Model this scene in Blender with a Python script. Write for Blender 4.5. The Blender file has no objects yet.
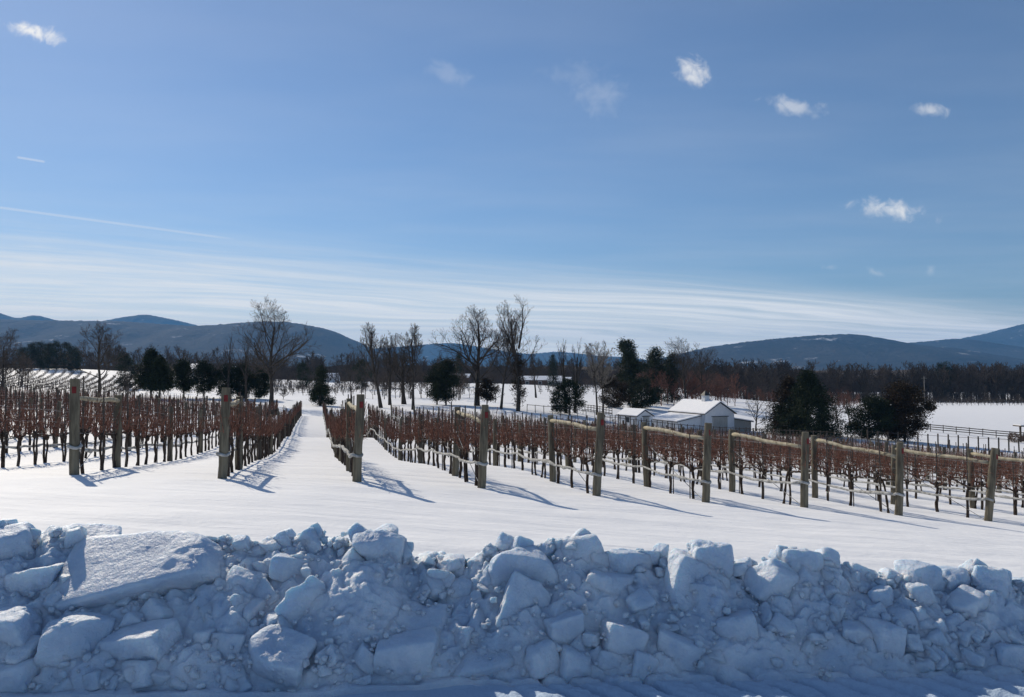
import bpy, bmesh, math, random
import numpy as np
from mathutils import Vector, noise as mnoise
R = math.radians
sc = bpy.context.scene
COL = sc.collection

# ------------------------------------------------------------------ camera, sky, sun, exposure
W_, H_, F_ = 1024, 697, 740.0
CAM_Z = 1.6
PITCH = math.atan2(23.5, F_)
SUN_EL, SUN_AZ = R(31.5), R(36.0)            # azimuth measured to the left of the view axis
cam = bpy.data.cameras.new('camera'); co = bpy.data.objects.new('camera', cam); COL.objects.link(co)
co.location = (0, 0, CAM_Z); co.rotation_euler = (math.pi / 2 + PITCH, 0, 0)
cam.sensor_width = 36; cam.lens = F_ / W_ * 36; cam.clip_start = 0.05; cam.clip_end = 40000
sc.camera = co
sc.view_settings.view_transform = 'Standard'; sc.view_settings.look = 'None'
sc.view_settings.gamma = 1; sc.view_settings.use_curve_mapping = False
sc.view_settings.exposure = 0.1
SKY_STRENGTH = 0.088
SUN_STRENGTH = 4.2
try:
    sc.cycles.use_denoising = True
    sc.cycles.max_bounces = 6; sc.cycles.volume_bounces = 0; sc.cycles.diffuse_bounces = 2
except Exception:
    pass

def ray(px, py):
    x = (px - W_ / 2) / F_; v = (H_ / 2 - py) / F_
    y = math.cos(PITCH) - v * math.sin(PITCH); z = math.sin(PITCH) + v * math.cos(PITCH)
    return x / y, z / y
def P(px, py, d):
    a, b = ray(px, py)
    return Vector((a * d, d, CAM_Z + b * d))

world = bpy.data.worlds.new('World'); sc.world = world; world.use_nodes = True
nt = world.node_tree; nt.nodes.clear()
class G:
    """tiny node-graph writer"""
    def __init__(s, tree): s.t = tree
    def n(s, typ, ins=None, **props):
        nd = s.t.nodes.new(typ)
        for k, v in props.items(): setattr(nd, k, v)
        for k, v in (ins or {}).items(): s.set(nd.inputs[k], v)
        return nd
    def set(s, sock, v):
        if hasattr(v, 'is_output') or isinstance(v, bpy.types.NodeSocket): s.t.links.new(v, sock)
        else: sock.default_value = v
    def m(s, op, a, b=None, c=None, clamp=False):
        nd = s.t.nodes.new('ShaderNodeMath'); nd.operation = op; nd.use_clamp = clamp
        for i, v in enumerate((a, b, c)):
            if v is not None: s.set(nd.inputs[i], v)
        return nd.outputs[0]
    def ss(s, v, lo, hi, a=0.0, b=1.0):
        nd = s.t.nodes.new('ShaderNodeMapRange'); nd.interpolation_type = 'SMOOTHSTEP'
        for k, x in (('Value', v), ('From Min', lo), ('From Max', hi), ('To Min', a), ('To Max', b)): s.set(nd.inputs[k], x)
        return nd.outputs[0]
    def noise(s, vec, scale, detail=4, rough=0.55, dist=0.0):
        nd = s.n('ShaderNodeTexNoise', {'Scale': scale, 'Detail': detail, 'Roughness': rough, 'Distortion': dist})
        if vec is not None: s.t.links.new(vec, nd.inputs['Vector'])
        return nd.outputs['Fac']
    def xyz(s, x, y, z=0.0): return s.n('ShaderNodeCombineXYZ', {0: x, 1: y, 2: z}).outputs[0]
    def mixc(s, f, a, b):
        nd = s.t.nodes.new('ShaderNodeMix'); nd.data_type = 'RGBA'
        for i, v in ((0, f), (6, a), (7, b)): s.set(nd.inputs[i], v)
        return nd.outputs[2]

g = G(nt)
sky = g.n('ShaderNodeTexSky', sky_type='NISHITA', sun_disc=False, sun_elevation=SUN_EL, sun_rotation=-SUN_AZ, altitude=150, air_density=1.0, dust_density=0.12, ozone_density=5.2)
tc = g.n('ShaderNodeTexCoord')
sep = g.n('ShaderNodeSeparateXYZ', {0: tc.outputs['Generated']})
dx, dy, dz = sep.outputs
dzc = g.m('MAXIMUM', dz, 0.004)
ex, ey = g.m('DIVIDE', dx, dzc), g.m('DIVIDE', dy, dzc)         # a flat cloud deck seen from below
s_ = g.m('ADD', g.m('MULTIPLY', ex, 0.841), g.m('MULTIPLY', ey, 0.541))
t_ = g.m('ADD', g.m('MULTIPLY', ex, -0.541), g.m('MULTIPLY', ey, 0.841))
lt = g.m('LOGARITHM', g.m('MAXIMUM', t_, 0.05), math.e)
wob = g.m('MULTIPLY', g.m('SUBTRACT', g.noise(g.xyz(g.m('MULTIPLY', s_, 0.12), lt), 1.2, 2), 0.5), 0.42)
lw = g.m('ADD', lt, wob)
lsv = g.m('LOGARITHM', g.m('ADD', g.m('ABSOLUTE', s_), 2.0), math.e)
st1 = g.noise(g.xyz(g.m('MULTIPLY', lsv, 0.55), g.m('MULTIPLY', lw, 6.0)), 1.6, 5, 0.62)
st2 = g.noise(g.xyz(g.m('MULTIPLY', lsv, 1.6), g.m('MULTIPLY', lw, 14.0), 3.3), 1.3, 5, 0.66)
streak = g.m('ADD', g.m('MULTIPLY', g.ss(st1, 0.30, 0.72), 0.75), g.m('MULTIPLY', g.ss(st2, 0.4, 0.7), 0.35))
edge = g.ss(lw, math.log(4.6), math.log(8.6))
low = g.ss(dz, 0.02, 0.22, 1.0, 0.0)
cir = g.m('MULTIPLY', edge, g.m('ADD', g.m('MULTIPLY', streak, 0.62), g.m('MULTIPLY', low, 0.52)))
# faint high veil
veil = g.m('MULTIPLY', g.ss(g.noise(g.xyz(g.m('MULTIPLY', ex, 0.5), ey), 0.9, 4), 0.25, 0.95), 0.12)
dyc = g.m('MAXIMUM', dy, 0.05)
u_, v_ = g.m('DIVIDE', dx, dyc), g.m('DIVIDE', dz, dyc)
ahead = g.m('GREATER_THAN', dy, 0.06)
uvv = g.xyz(u_, v_)
cn = g.m('SUBTRACT', g.noise(uvv, 46.0, 6, 0.62, 0.6), 0.5)
cn2 = g.m('SUBTRACT', g.noise(uvv, 17.0, 4, 0.6, 0.4), 0.5)
cl = None
def addmax(a, b): return b if a is None else g.m('MAXIMUM', a, b)
for (px, py, w, h, st, tilt) in [(30, 31, 30, 11, 1.0, -.30), (689, 69, 22, 13, .75, -.55), (692, 77, 16, 8, .7, -.3), (792, 106, 34, 9, .42, -.1), (932, 111, 18, 7, .48, -.12),
        (893, 210, 42, 11, .8, -.14), (886, 207, 20, 9, .8, 0), (603, 93, 30, 24, .13, -.5), (578, 76, 44, 12, .08, -.1), (447, 73, 26, 11, .13, -.3), (829, 267, 9, 4, .4, 0), (876, 273, 9, 4, .3, -.4), (931, 270, 5, 6, .22, 0)]:
    cu, cv = ray(px, py); ca, sa = math.cos(tilt), math.sin(tilt)
    du, dv = g.m('SUBTRACT', u_, cu), g.m('SUBTRACT', v_, cv)
    a = g.m('ADD', g.m('MULTIPLY', du, ca * F_ / w), g.m('MULTIPLY', dv, sa * F_ / w))
    b = g.m('ADD', g.m('MULTIPLY', du, -sa * F_ / h), g.m('MULTIPLY', dv, ca * F_ / h))
    r2 = g.m('SQRT', g.m('ADD', g.m('MULTIPLY', a, a), g.m('MULTIPLY', b, b)))
    rr = g.m('ADD', r2, g.m('ADD', g.m('MULTIPLY', cn, 2.6), g.m('MULTIPLY', cn2, 2.0)))
    cl = addmax(cl, g.ss(rr, -0.25, 1.15, st, 0.0))
for (x0, y0, x1, y1, wd, st) in [(-300, 167, 262, 243, 1.6, .30), (16, 157, 46, 162, 1.3, .3)]:
    a0, b0 = ray(x0, y0); a1, b1 = ray(x1, y1); L = math.hypot(a1 - a0, b1 - b0); ca, sa = (a1 - a0) / L, (b1 - b0) / L
    du, dv = g.m('SUBTRACT', u_, a0), g.m('SUBTRACT', v_, b0)
    a = g.m('ADD', g.m('MULTIPLY', du, ca / L), g.m('MULTIPLY', dv, sa / L))
    b = g.m('ABSOLUTE', g.m('ADD', g.m('MULTIPLY', du, -sa * F_ / wd), g.m('MULTIPLY', dv, ca * F_ / wd)))
    cl = addmax(cl, g.m('MULTIPLY', g.ss(b, 0.3, 1.3, st, 0.0), g.m('MULTIPLY', g.ss(a, 0, .1), g.ss(a, .9, 1.0, 1, 0))))
cl = g.m('MULTIPLY', cl, ahead)
fac = g.m('MINIMUM', g.m('ADD', g.m('MAXIMUM', cl, g.m('MULTIPLY', cir, 1.0)), veil), 0.96)
bg1 = g.n('ShaderNodeBackground', {'Color': sky.outputs[0], 'Strength': SKY_STRENGTH})
bg2 = g.n('ShaderNodeBackground', {'Color': (1.0, 0.985, 0.955, 1), 'Strength': g.m('ADD', 0.95, g.m('MULTIPLY', g.ss(dz, 0.0, 0.16, 1, 0), 0.42))})
mx = g.n('ShaderNodeMixShader', {0: fac, 1: bg1.outputs[0], 2: bg2.outputs[0]})
g.n('ShaderNodeOutputWorld', {0: mx.outputs[0]})

sun_d = bpy.data.lights.new('sun', 'SUN'); sun_d.energy = SUN_STRENGTH; sun_d.angle = R(0.53); sun_d.color = (1.0, 0.895, 0.735)
sun = bpy.data.objects.new('sun', sun_d); COL.objects.link(sun)
SUN_DIR = Vector((-math.sin(SUN_AZ) * math.cos(SUN_EL), math.cos(SUN_AZ) * math.cos(SUN_EL), math.sin(SUN_EL)))
sun.rotation_euler = SUN_DIR.to_track_quat('Z', 'Y').to_euler(); sun.location = (0, 0, 60)

# ------------------------------------------------------------------ materials
def mat(name, build):
    m = bpy.data.materials.new(name); m.use_nodes = True; t = m.node_tree; t.nodes.clear(); q = G(t)
    out = q.n('ShaderNodeOutputMaterial'); bs = q.n('ShaderNodeBsdfPrincipled'); t.links.new(bs.outputs[0], out.inputs[0])
    build(q, bs, q.n('ShaderNodeTexCoord')); return m
def bump(q, bs, h, strength, dist):
    b = q.n('ShaderNodeBump', {'Strength': strength, 'Distance': dist, 'Height': h}); q.t.links.new(b.outputs[0], bs.inputs['Normal'])
def two_tone(name, c1, c2, scale=6.0, rough=0.85, stretch=(1, 1, 1), bmp=0.0, spec=0.2):
    def f(q, bs, tcn):
        mp = q.n('ShaderNodeMapping', {0: tcn.outputs['Object']}); mp.inputs['Scale'].default_value = stretch
        n = q.noise(mp.outputs[0], scale, 5, 0.6)
        q.set(bs.inputs['Base Color'], q.mixc(q.ss(n, 0.33, 0.67), (*c1, 1), (*c2, 1)))
        q.set(bs.inputs['Roughness'], rough); q.set(bs.inputs['Specular IOR Level'], spec)
        if bmp: bump(q, bs, n, 0.7, bmp)
    return mat(name, f)
def field_snow(q, bs, tcn):
    v = tcn.outputs['Object']
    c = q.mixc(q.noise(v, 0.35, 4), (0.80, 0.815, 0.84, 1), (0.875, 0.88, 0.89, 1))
    sy = q.n('ShaderNodeSeparateXYZ', {0: v}).outputs[1]     # driven-over road snow, with the bank's blue shade put into its colour
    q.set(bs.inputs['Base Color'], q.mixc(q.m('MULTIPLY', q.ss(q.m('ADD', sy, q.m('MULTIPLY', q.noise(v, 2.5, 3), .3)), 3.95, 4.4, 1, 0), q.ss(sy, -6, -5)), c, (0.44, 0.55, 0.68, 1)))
    q.set(bs.inputs['Roughness'], 0.65); q.set(bs.inputs['Specular IOR Level'], 0.07)
    mp = q.n('ShaderNodeMapping', {0: v}); mp.inputs['Scale'].default_value = (0.35, 1.0, 1)
    h = q.m('ADD', q.m('MULTIPLY', q.noise(mp.outputs[0], 1.1, 4, .5), 0.16), q.m('ADD', q.m('MULTIPLY', q.noise(v, 9.0, 3), 0.012), q.m('MULTIPLY', q.noise(v, 60.0, 2, .6), 0.0075)))
    bump(q, bs, h, 0.8, 1.0)
def chunk_snow(q, bs, tcn):
    geo = q.n('ShaderNodeNewGeometry'); v = geo.outputs['Position']
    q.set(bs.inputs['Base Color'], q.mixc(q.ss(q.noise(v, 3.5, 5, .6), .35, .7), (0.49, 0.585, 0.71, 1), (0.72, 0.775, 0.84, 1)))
    q.set(bs.inputs['Roughness'], 0.5); q.set(bs.inputs['Specular IOR Level'], 0.25)
    q.set(bs.inputs['Subsurface Weight'], 0.5); q.set(bs.inputs['Subsurface Radius'], (0.5, 0.8, 1.0)); q.set(bs.inputs['Subsurface Scale'], 0.075)
    h = q.m('ADD', q.m('MULTIPLY', q.noise(v, 26.0, 5, .65), 0.03), q.m('MULTIPLY', q.noise(v, 120.0, 3, .6), 0.006))
    bump(q, bs, h, 0.75, 0.8)
M = {}
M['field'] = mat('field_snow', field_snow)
M['chunk'] = mat('packed_snow', chunk_snow)
M['roof_snow'] = two_tone('roof_snow', (.82, .83, .85), (.88, .88, .89), 2.0, .5)
M['post'] = two_tone('weathered_post', (.075, .066, .05), (.215, .19, .135), 9.0, .85, (1, 1, .12), .01)
M['post_dark'] = two_tone('dark_post', (.055, .048, .038), (.13, .115, .09), 9.0, .9, (1, 1, .12), .01)
M['rail'] = two_tone('peeled_rail', (.26, .225, .15), (.46, .41, .30), 7.0, .8, (1, 1, 1), .006)
M['red'] = two_tone('red_tag', (.11, .018, .018), (.19, .026, .026), 12.0, .7)
M['bark'] = two_tone('vine_bark', (.022, .016, .013), (.075, .055, .042), 22.0, .95, (1, 1, .3), .01)
M['cane'] = two_tone('vine_cane', (.065, .030, .022), (.27, .12, .08), 9.0, .8)
M['stake'] = two_tone('stake_metal', (.05, .045, .04), (.12, .10, .085), 12.0, .7)
M['net'] = two_tone('rolled_net', (.22, .22, .21), (.50, .50, .48), 9.0, .9, (1, 1, 1), .01)
M['wire'] = two_tone('steel_wire', (.16, .16, .16), (.28, .28, .28), 6.0, .45)
M['tree_bark'] = two_tone('tree_bark', (.028, .023, .019), (.08, .065, .052), 5.0, .95, (1, 1, .3), .03)
M['twig'] = two_tone('tree_twig', (.042, .034, .028), (.105, .084, .067), 1.5, .95)
M['rough_pole'] = two_tone('rough_pole', (.16, .14, .12), (.3, .27, .23), 3.0, .9)
M['pale_twig'] = two_tone('pale_twig', (.16, .135, .11), (.30, .26, .21), 1.5, .95)
M['red_twig'] = two_tone('reddish_twig', (.11, .05, .036), (.20, .10, .07), 1.5, .95)
M['wood_twig'] = two_tone('woodland_twig', (.042, .033, .027), (.105, .08, .063), .12, .95)
M['needle'] = two_tone('evergreen_needle', (.010, .017, .008), (.036, .048, .020), 1.1, .8)
M['rust_needle'] = two_tone('rusty_needle', (.022, .018, .009), (.062, .036, .018), .6, .8)
M['white_wall'] = two_tone('white_boards', (.62, .63, .64), (.76, .76, .76), 3.0, .6, (6, 6, .3))
M['grey_wall'] = two_tone('grey_boards', (.30, .29, .26), (.45, .43, .39), 3.0, .7, (5, 5, .3))
M['brown_wall'] = two_tone('brown_boards', (.10, .06, .045), (.18, .11, .08), 3.0, .8)
M['dark'] = two_tone('dark_trim', (.025, .025, .028), (.06, .06, .06), 4.0, .6)
M['glass'] = two_tone('window_glass', (.02, .025, .03), (.05, .055, .06), 2.0, .15, spec=.5)
M['fence'] = two_tone('fence_wood', (.05, .04, .032), (.12, .095, .075), 7.0, .9)
M['bush'] = two_tone('brown_bush', (.10, .06, .04), (.19, .12, .08), 4.0, .9)
def hill(q, bs, tcn):
    v = tcn.outputs['Object']
    big = q.noise(v, 0.0022, 5, .6); fine = q.noise(v, 0.035, 3, .7)
    mp = q.n('ShaderNodeMapping', {0: v}); mp.inputs['Scale'].default_value = (1, 1, 3.2)
    patch = q.ss(q.noise(mp.outputs[0], 0.0045, 6, .68), 0.60, 0.70)
    c = q.mixc(q.ss(q.m('ADD', q.m('MULTIPLY', big, .6), q.m('MULTIPLY', fine, .4)), .36, .64), (.018, .017, .017, 1), (.060, .056, .053, 1))
    q.set(bs.inputs['Base Color'], q.mixc(q.m('MULTIPLY', patch, q.ss(fine, .38, .6)), c, (.62, .63, .66, 1)))
    q.set(bs.inputs['Roughness'], .95); q.set(bs.inputs['Specular IOR Level'], .05)
    bump(q, bs, q.m('ADD', fine, big), 0.8, 22.0)
M['hill'] = mat('wooded_hillside', hill)
M['canopy'] = two_tone('wood_canopy', (.045, .035, .03), (.10, .078, .064), .08, .95, bmp=2.0)

# ------------------------------------------------------------------ mesh helpers
class MB:
    def __init__(s): s.V = []; s.Q = []; s.n = 0
    def add(s, V, Q):
        V = np.asarray(V, np.float32).reshape(-1, 3); Q = np.asarray(Q, np.int32)
        if Q.shape[1] == 3: Q = np.concatenate([Q, -np.ones((len(Q), 1), np.int32)], 1); Q[:, :3] += s.n
        else: Q = np.where(Q >= 0, Q + s.n, Q)
        s.V.append(V); s.Q.append(Q); s.n += len(V)
    def arrays(s): return np.concatenate(s.V), np.concatenate(s.Q)
    def tube(s, pts, rad, sides=5, cap=True):
        pts = np.asarray(pts, np.float64); n = len(pts); rad = np.broadcast_to(np.asarray(rad, float), (n,))
        T = np.gradient(pts, axis=0); T /= np.linalg.norm(T, axis=1)[:, None] + 1e-9
        m = T.mean(0); ref = np.array([0, 0, 1.0]) if abs(m[2]) < .8 * np.linalg.norm(m) + 1e-9 else np.array([1.0, 0, 0])
        A = np.cross(T, ref); A /= np.linalg.norm(A, axis=1)[:, None] + 1e-9; B = np.cross(T, A)
        th = np.arange(sides) * 2 * math.pi / sides
        V = pts[:, None] + rad[:, None, None] * (np.cos(th)[None, :, None] * A[:, None] + np.sin(th)[None, :, None] * B[:, None])
        i = np.arange(n - 1)[:, None] * sides; j = np.arange(sides)[None]; k = (np.arange(sides) + 1) % sides
        Q = np.stack([i + j, i + k[None], i + sides + k[None], i + sides + j], -1).reshape(-1, 4)
        V = V.reshape(-1, 3)
        if cap:
            V = np.concatenate([V, pts[:1], pts[-1:]]); a, b = n * sides, n * sides + 1; l = (n - 1) * sides
            j = np.arange(sides)
            Q = np.concatenate([Q, np.stack([j, np.full(sides, a), k, -np.ones(sides)], -1), np.stack([l + j, l + k, np.full(sides, b), -np.ones(sides)], -1)]).astype(int)
        s.add(V, Q)
    def box(s, c, size, rz=0.0):
        sx, sy, sz = (x / 2 for x in size); ca, sa = math.cos(rz), math.sin(rz)
        V = [(c[0] + x * sx * ca - y * sy * sa, c[1] + x * sx * sa + y * sy * ca, c[2] + z * sz) for z in (-1, 1) for x, y in ((-1, -1), (1, -1), (1, 1), (-1, 1))]
        s.add(V, [(0, 3, 2, 1), (4, 5, 6, 7), (0, 1, 5, 4), (1, 2, 6, 5), (2, 3, 7, 6), (3, 0, 4, 7)])
    def poly_prism(s, pts, ext):
        """convex polygon pts (3D) extruded by vector ext"""
        n = len(pts); V = [tuple(p) for p in pts] + [tuple(Vector(p) + Vector(ext)) for p in pts]
        Q = [(i, (i + 1) % n, n + (i + 1) % n, n + i) for i in range(n)]
        Q += [(0, i + 1, i, -1) for i in range(1, n - 1)] + [(n, n + i, n + i + 1, -1) for i in range(1, n - 1)]
        s.add(V, Q)
    def mesh(s, name, m, smooth=False):
        V, Q = s.arrays(); return mesh_np(name, V, Q, m, smooth)
    def build(s, name, m, parent=None, smooth=False):
        return link(name, s.mesh(name, m, smooth), parent)
def mesh_np(name, V, Q, m, smooth=False):
    me = bpy.data.meshes.new(name); V = np.asarray(V, np.float32); Q = np.asarray(Q, np.int32)
    if Q.shape[1] == 3: tot = np.full(len(Q), 3, np.int32); loops = Q.ravel()
    else: tot = np.where(Q[:, 3] < 0, 3, 4).astype(np.int32); loops = Q.ravel(); loops = loops[loops >= 0]
    me.vertices.add(len(V)); me.vertices.foreach_set('co', V.ravel())
    me.loops.add(len(loops)); me.loops.foreach_set('vertex_index', loops.astype(np.int32))
    me.polygons.add(len(tot)); me.polygons.foreach_set('loop_start', np.concatenate([[0], np.cumsum(tot)[:-1]]).astype(np.int32))
    me.polygons.foreach_set('loop_total', tot)
    me.polygons.foreach_set('use_smooth', np.full(len(tot), smooth)); me.materials.append(m); me.update(calc_edges=True); me.validate()
    return me
def link(name, data, parent=None):
    o = bpy.data.objects.new(name, data); COL.objects.link(o)
    if parent is not None: o.parent = parent
    return o
def tag(o, label=None, cat=None, group=None, kind=None):
    for k, v in (('label', label), ('category', cat), ('group', group), ('kind', kind)):
        if v: o[k] = v
    return o
def thing(name, loc, label, cat, group=None, rz=0.0):
    o = link(name, None); o.location = loc; o.rotation_euler = (0, 0, rz); return tag(o, label, cat, group)
def smooth01(x, a, b):
    t = np.clip((x - a) / (b - a), 0, 1); return t * t * (3 - 2 * t)
_g = np.random.default_rng(5).normal(size=(64, 64, 2)); _g /= np.linalg.norm(_g, axis=2)[..., None]
def pn(x, y):
    """2-D gradient noise on arrays, about -0.7..0.7"""
    x = np.asarray(x, float); y = np.asarray(y, float); xi = np.floor(x).astype(int); yi = np.floor(y).astype(int); fx = x - xi; fy = y - yi
    u = fx ** 3 * (fx * (fx * 6 - 15) + 10); v = fy ** 3 * (fy * (fy * 6 - 15) + 10)
    def d(i, j): gr = _g[(xi + i) % 64, (yi + j) % 64]; return gr[..., 0] * (fx - i) + gr[..., 1] * (fy - j)
    return (d(0, 0) * (1 - u) + d(1, 0) * u) * (1 - v) + (d(0, 1) * (1 - u) + d(1, 1) * u) * v
def fbm(x, y, o=4):
    return sum(pn(x * 2 ** k + 7.3 * k, y * 2 ** k - 3.1 * k) / 2 ** k for k in range(o))

# ------------------------------------------------------------------ terrain: a tilted field that runs out into a valley
def plane_z(x, y): return -1.498 - 0.0614 * y - 0.074 * x          # relative to the eye
ENDS = [  # end posts: top pixel, base pixel
    ((74.7, 378.8), (74, 475)), ((226, 387.5), (222.8, 477.7)), ((361, 394.3), (356.4, 482.5)), ((485.5, 404.8), (481.7, 488.8)),
    ((601, 412.6), (596.4, 496.4)), ((708, 423), (705.5, 502)), ((805.4, 432), (804, 507)), ((900, 442), (899, 515)), ((994.7, 448), (988, 521))]
def end_d(k): return 13.6 + 0.54 * k
ctl = []
for k, (_, b) in enumerate(ENDS): ctl.append(P(b[0], b[1], end_d(k)))
for px, py, d in [(20, 394, 105), (0, 390, 140), (100, 396, 120), (100, 386, 200), (80, 369, 300), (20, 376, 250), (150, 398, 130), (230, 397, 130), (160, 386, 220), (230, 380, 300), (272, 404, 115),
        (317, 406, 118), (317, 398, 170), (320, 388, 260), (320, 380, 400), (381, 406, 118), (413, 406, 118), (450, 402, 140), (450, 391, 220), (477, 404.5, 130), (519, 406, 124), (500, 396, 180),
        (550, 386, 260), (570, 407, 130), (600, 408, 130), (570, 398, 180), (540, 385, 290), (630, 411, 128), (640, 427, 105), (700, 431, 112), (690, 394, 220), (805, 434, 105), (880, 439, 105), (905, 437, 110),
        (945, 433, 122), (1015, 440, 117), (1000, 420, 150), (1000, 404, 250), (850, 404, 255), (760, 406, 240), (650, 393, 300), (1000, 400, 330), (850, 399, 330), (100, 376, 420), (650, 385, 420), (1000, 393, 450)]:
    ctl.append(P(px, py, d))
for px, py, d in [(118, 468, 16.5), (172, 461, 22.7), (201.5, 453, 28.5), (256.6, 460.5, 21.9), (269.7, 455, 27.9), (292, 431.6, 52.8), (301.4, 415.7, 84.7), (344.5, 463, 21.9), (336.1, 455.6, 31.5), (328.7, 441.6, 51.6),
        (438.7, 467.7, 20.9), (403, 461, 29.5), (380.9, 443.4, 39.8), (373.4, 437.8, 45), (547, 478.6, 19.2), (526, 472, 21.1), (499, 466, 24.2), (15, 467, 17.2), (60, 462, 20.3), (20, 452, 24)]:
    ctl.append(P(px, py, d))
pass
for px, d in [(-150, 8), (512, 8), (1150, 8), (250, 8), (100, 10), (800, 9), (620, 40), (800, 45), (1000, 45), (500, 70), (700, 68), (900, 62)]:
    x = (px - 512) / F_ * d; ctl.append(Vector((x, d, CAM_Z + plane_z(x, d) + (0.1 if d > 60 else 0))))
for x, y, z in [(0, -30, 0.2), (-60, -20, 2.5), (60, -20, -3), (-120, 60, 0.5), (120, 60, -8), (-300, 100, 5), (300, 100, -10), (0, -300, 2), (-40, 20, 0.4), (-300, 300, 4), (330, 300, -9.5), (35, 8, -2.6), (-30, 4, .6), (150, 120, -8)]: ctl.append(Vector((x, y, z)))
C_ = np.array([(c.x, c.y) for c in ctl]); Z_ = np.array([c.z - CAM_Z for c in ctl]) - plane_z(C_[:, 0], C_[:, 1])
def _phi(r): return r * r * np.log(r + 1e-6)
_S = 100.0
_n = len(C_); _A = np.zeros((_n + 3, _n + 3)); _D = np.linalg.norm(C_[:, None] - C_[None], axis=2) / _S
_A[:_n, :_n] = _phi(_D) + np.eye(_n) * 2e-4; _A[:_n, _n] = 1; _A[:_n, _n + 1:] = C_ / _S; _A[_n, :_n] = 1; _A[_n + 1:, :_n] = C_.T / _S
_w = np.linalg.solve(_A, np.concatenate([Z_, np.zeros(3)]))
ROWDIR = np.array([-0.2635, 1.0]); ROWDIR /= np.linalg.norm(ROWDIR); ROWX = np.array([ROWDIR[1], -ROWDIR[0]])
LANE_V = float(np.dot([-4.3, 14.4], ROWX))
def terrain(x, y, micro=True):
    x = np.atleast_1d(np.asarray(x, float)); y = np.atleast_1d(np.asarray(y, float)); sh = x.shape; x = x.ravel(); y = y.ravel()
    out = np.empty(len(x))
    for i in range(0, len(x), 40000):
        X, Y = x[i:i + 40000], y[i:i + 40000]
        r = np.hypot(X[:, None] - C_[None, :, 0], Y[:, None] - C_[None, :, 1]) / _S
        z = _phi(r) @ _w[:_n] + _w[_n] + _w[_n + 1] * X / _S + _w[_n + 2] * Y / _S + plane_z(X, Y)
        rad = np.hypot(X, Y)
        k = smooth01(rad, 330, 620); z = z * (1 - k) + (-9.0) * k
        k = 1 - smooth01(Y, 4.2, 6.2); z = z * (1 - k) + (-CAM_Z) * k
        k = 1 - smooth01(Y, -40, 4); z = z * (1 - k) + (-CAM_Z + .2) * k
        if micro:
            fld = smooth01(Y, 5, 8) * (1 - smooth01(rad, 90, 200))
            z = z + fld * (0.035 * fbm(X * .22, Y * .3, 3) + 0.016 * fbm(X * .9 + 4, Y * .7, 2))
            rd = 1 - smooth01(Y, 3.9, 4.4)
            z = z + rd * 0.010 * fbm(X * 3, Y * 5, 3)
            tr = (1 - smooth01(Y, 4.05, 4.2)) * smooth01(Y, 2.4, 2.8) * smooth01(X + .3 * fbm(X, Y, 2), -.5, .3)
            ph = X * 5.2 + Y * 4.6 + .45 * fbm(X * 2, Y * 3, 2)
            z = z - tr * 0.06 * np.exp(-(((ph % 1) - .5) / .15) ** 2) * np.clip(.75 + .9 * fbm(X * 5, Y * 9, 2), .1, 1.3) + tr * .010 * fbm(X * 22, Y * 26, 2)
        out[i:i + 40000] = z + CAM_Z
    return out.reshape(sh)
def tz(x, y): return float(terrain(x, y, True)[0])

ang = np.concatenate([np.linspace(-180, -56, 60)[:-1], np.linspace(-56, 56, 900), np.linspace(56, 180, 60)[1:-1]])
rad = np.concatenate([[0.4, 1.2, 2.0], np.linspace(2.6, 3.3, 20)[:-1], np.linspace(3.3, 4.2, 110), np.linspace(4.2, 5.5, 50)[1:], 5.5 * (9000 / 5.5) ** (np.linspace(0, 1, 330)[1:])])
th = np.radians(ang); GX = rad[:, None] * np.sin(th)[None]; GY = rad[:, None] * np.cos(th)[None]
GZ = terrain(GX, GY)
nr, na = GX.shape
i = np.arange(nr - 1)[:, None] * na; j = np.arange(na)[None]; j2 = (j + 1) % na
Q = np.stack([i + j, i + j2, i + na + j2, i + na + j], -1).reshape(-1, 4)[:, ::-1]
V = np.stack([GX, GY, GZ], -1).reshape(-1, 3); V = np.concatenate([V, [[0, 0, 0.0]]])
Q = np.concatenate([Q, np.stack([np.full(na, nr * na), (np.arange(na) + 1) % na, np.arange(na), np.full(na, -1)], -1)])
tag(link('snowy_ground', mesh_np('snowy_ground', V, Q, M['field'], True)), kind='structure')

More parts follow.
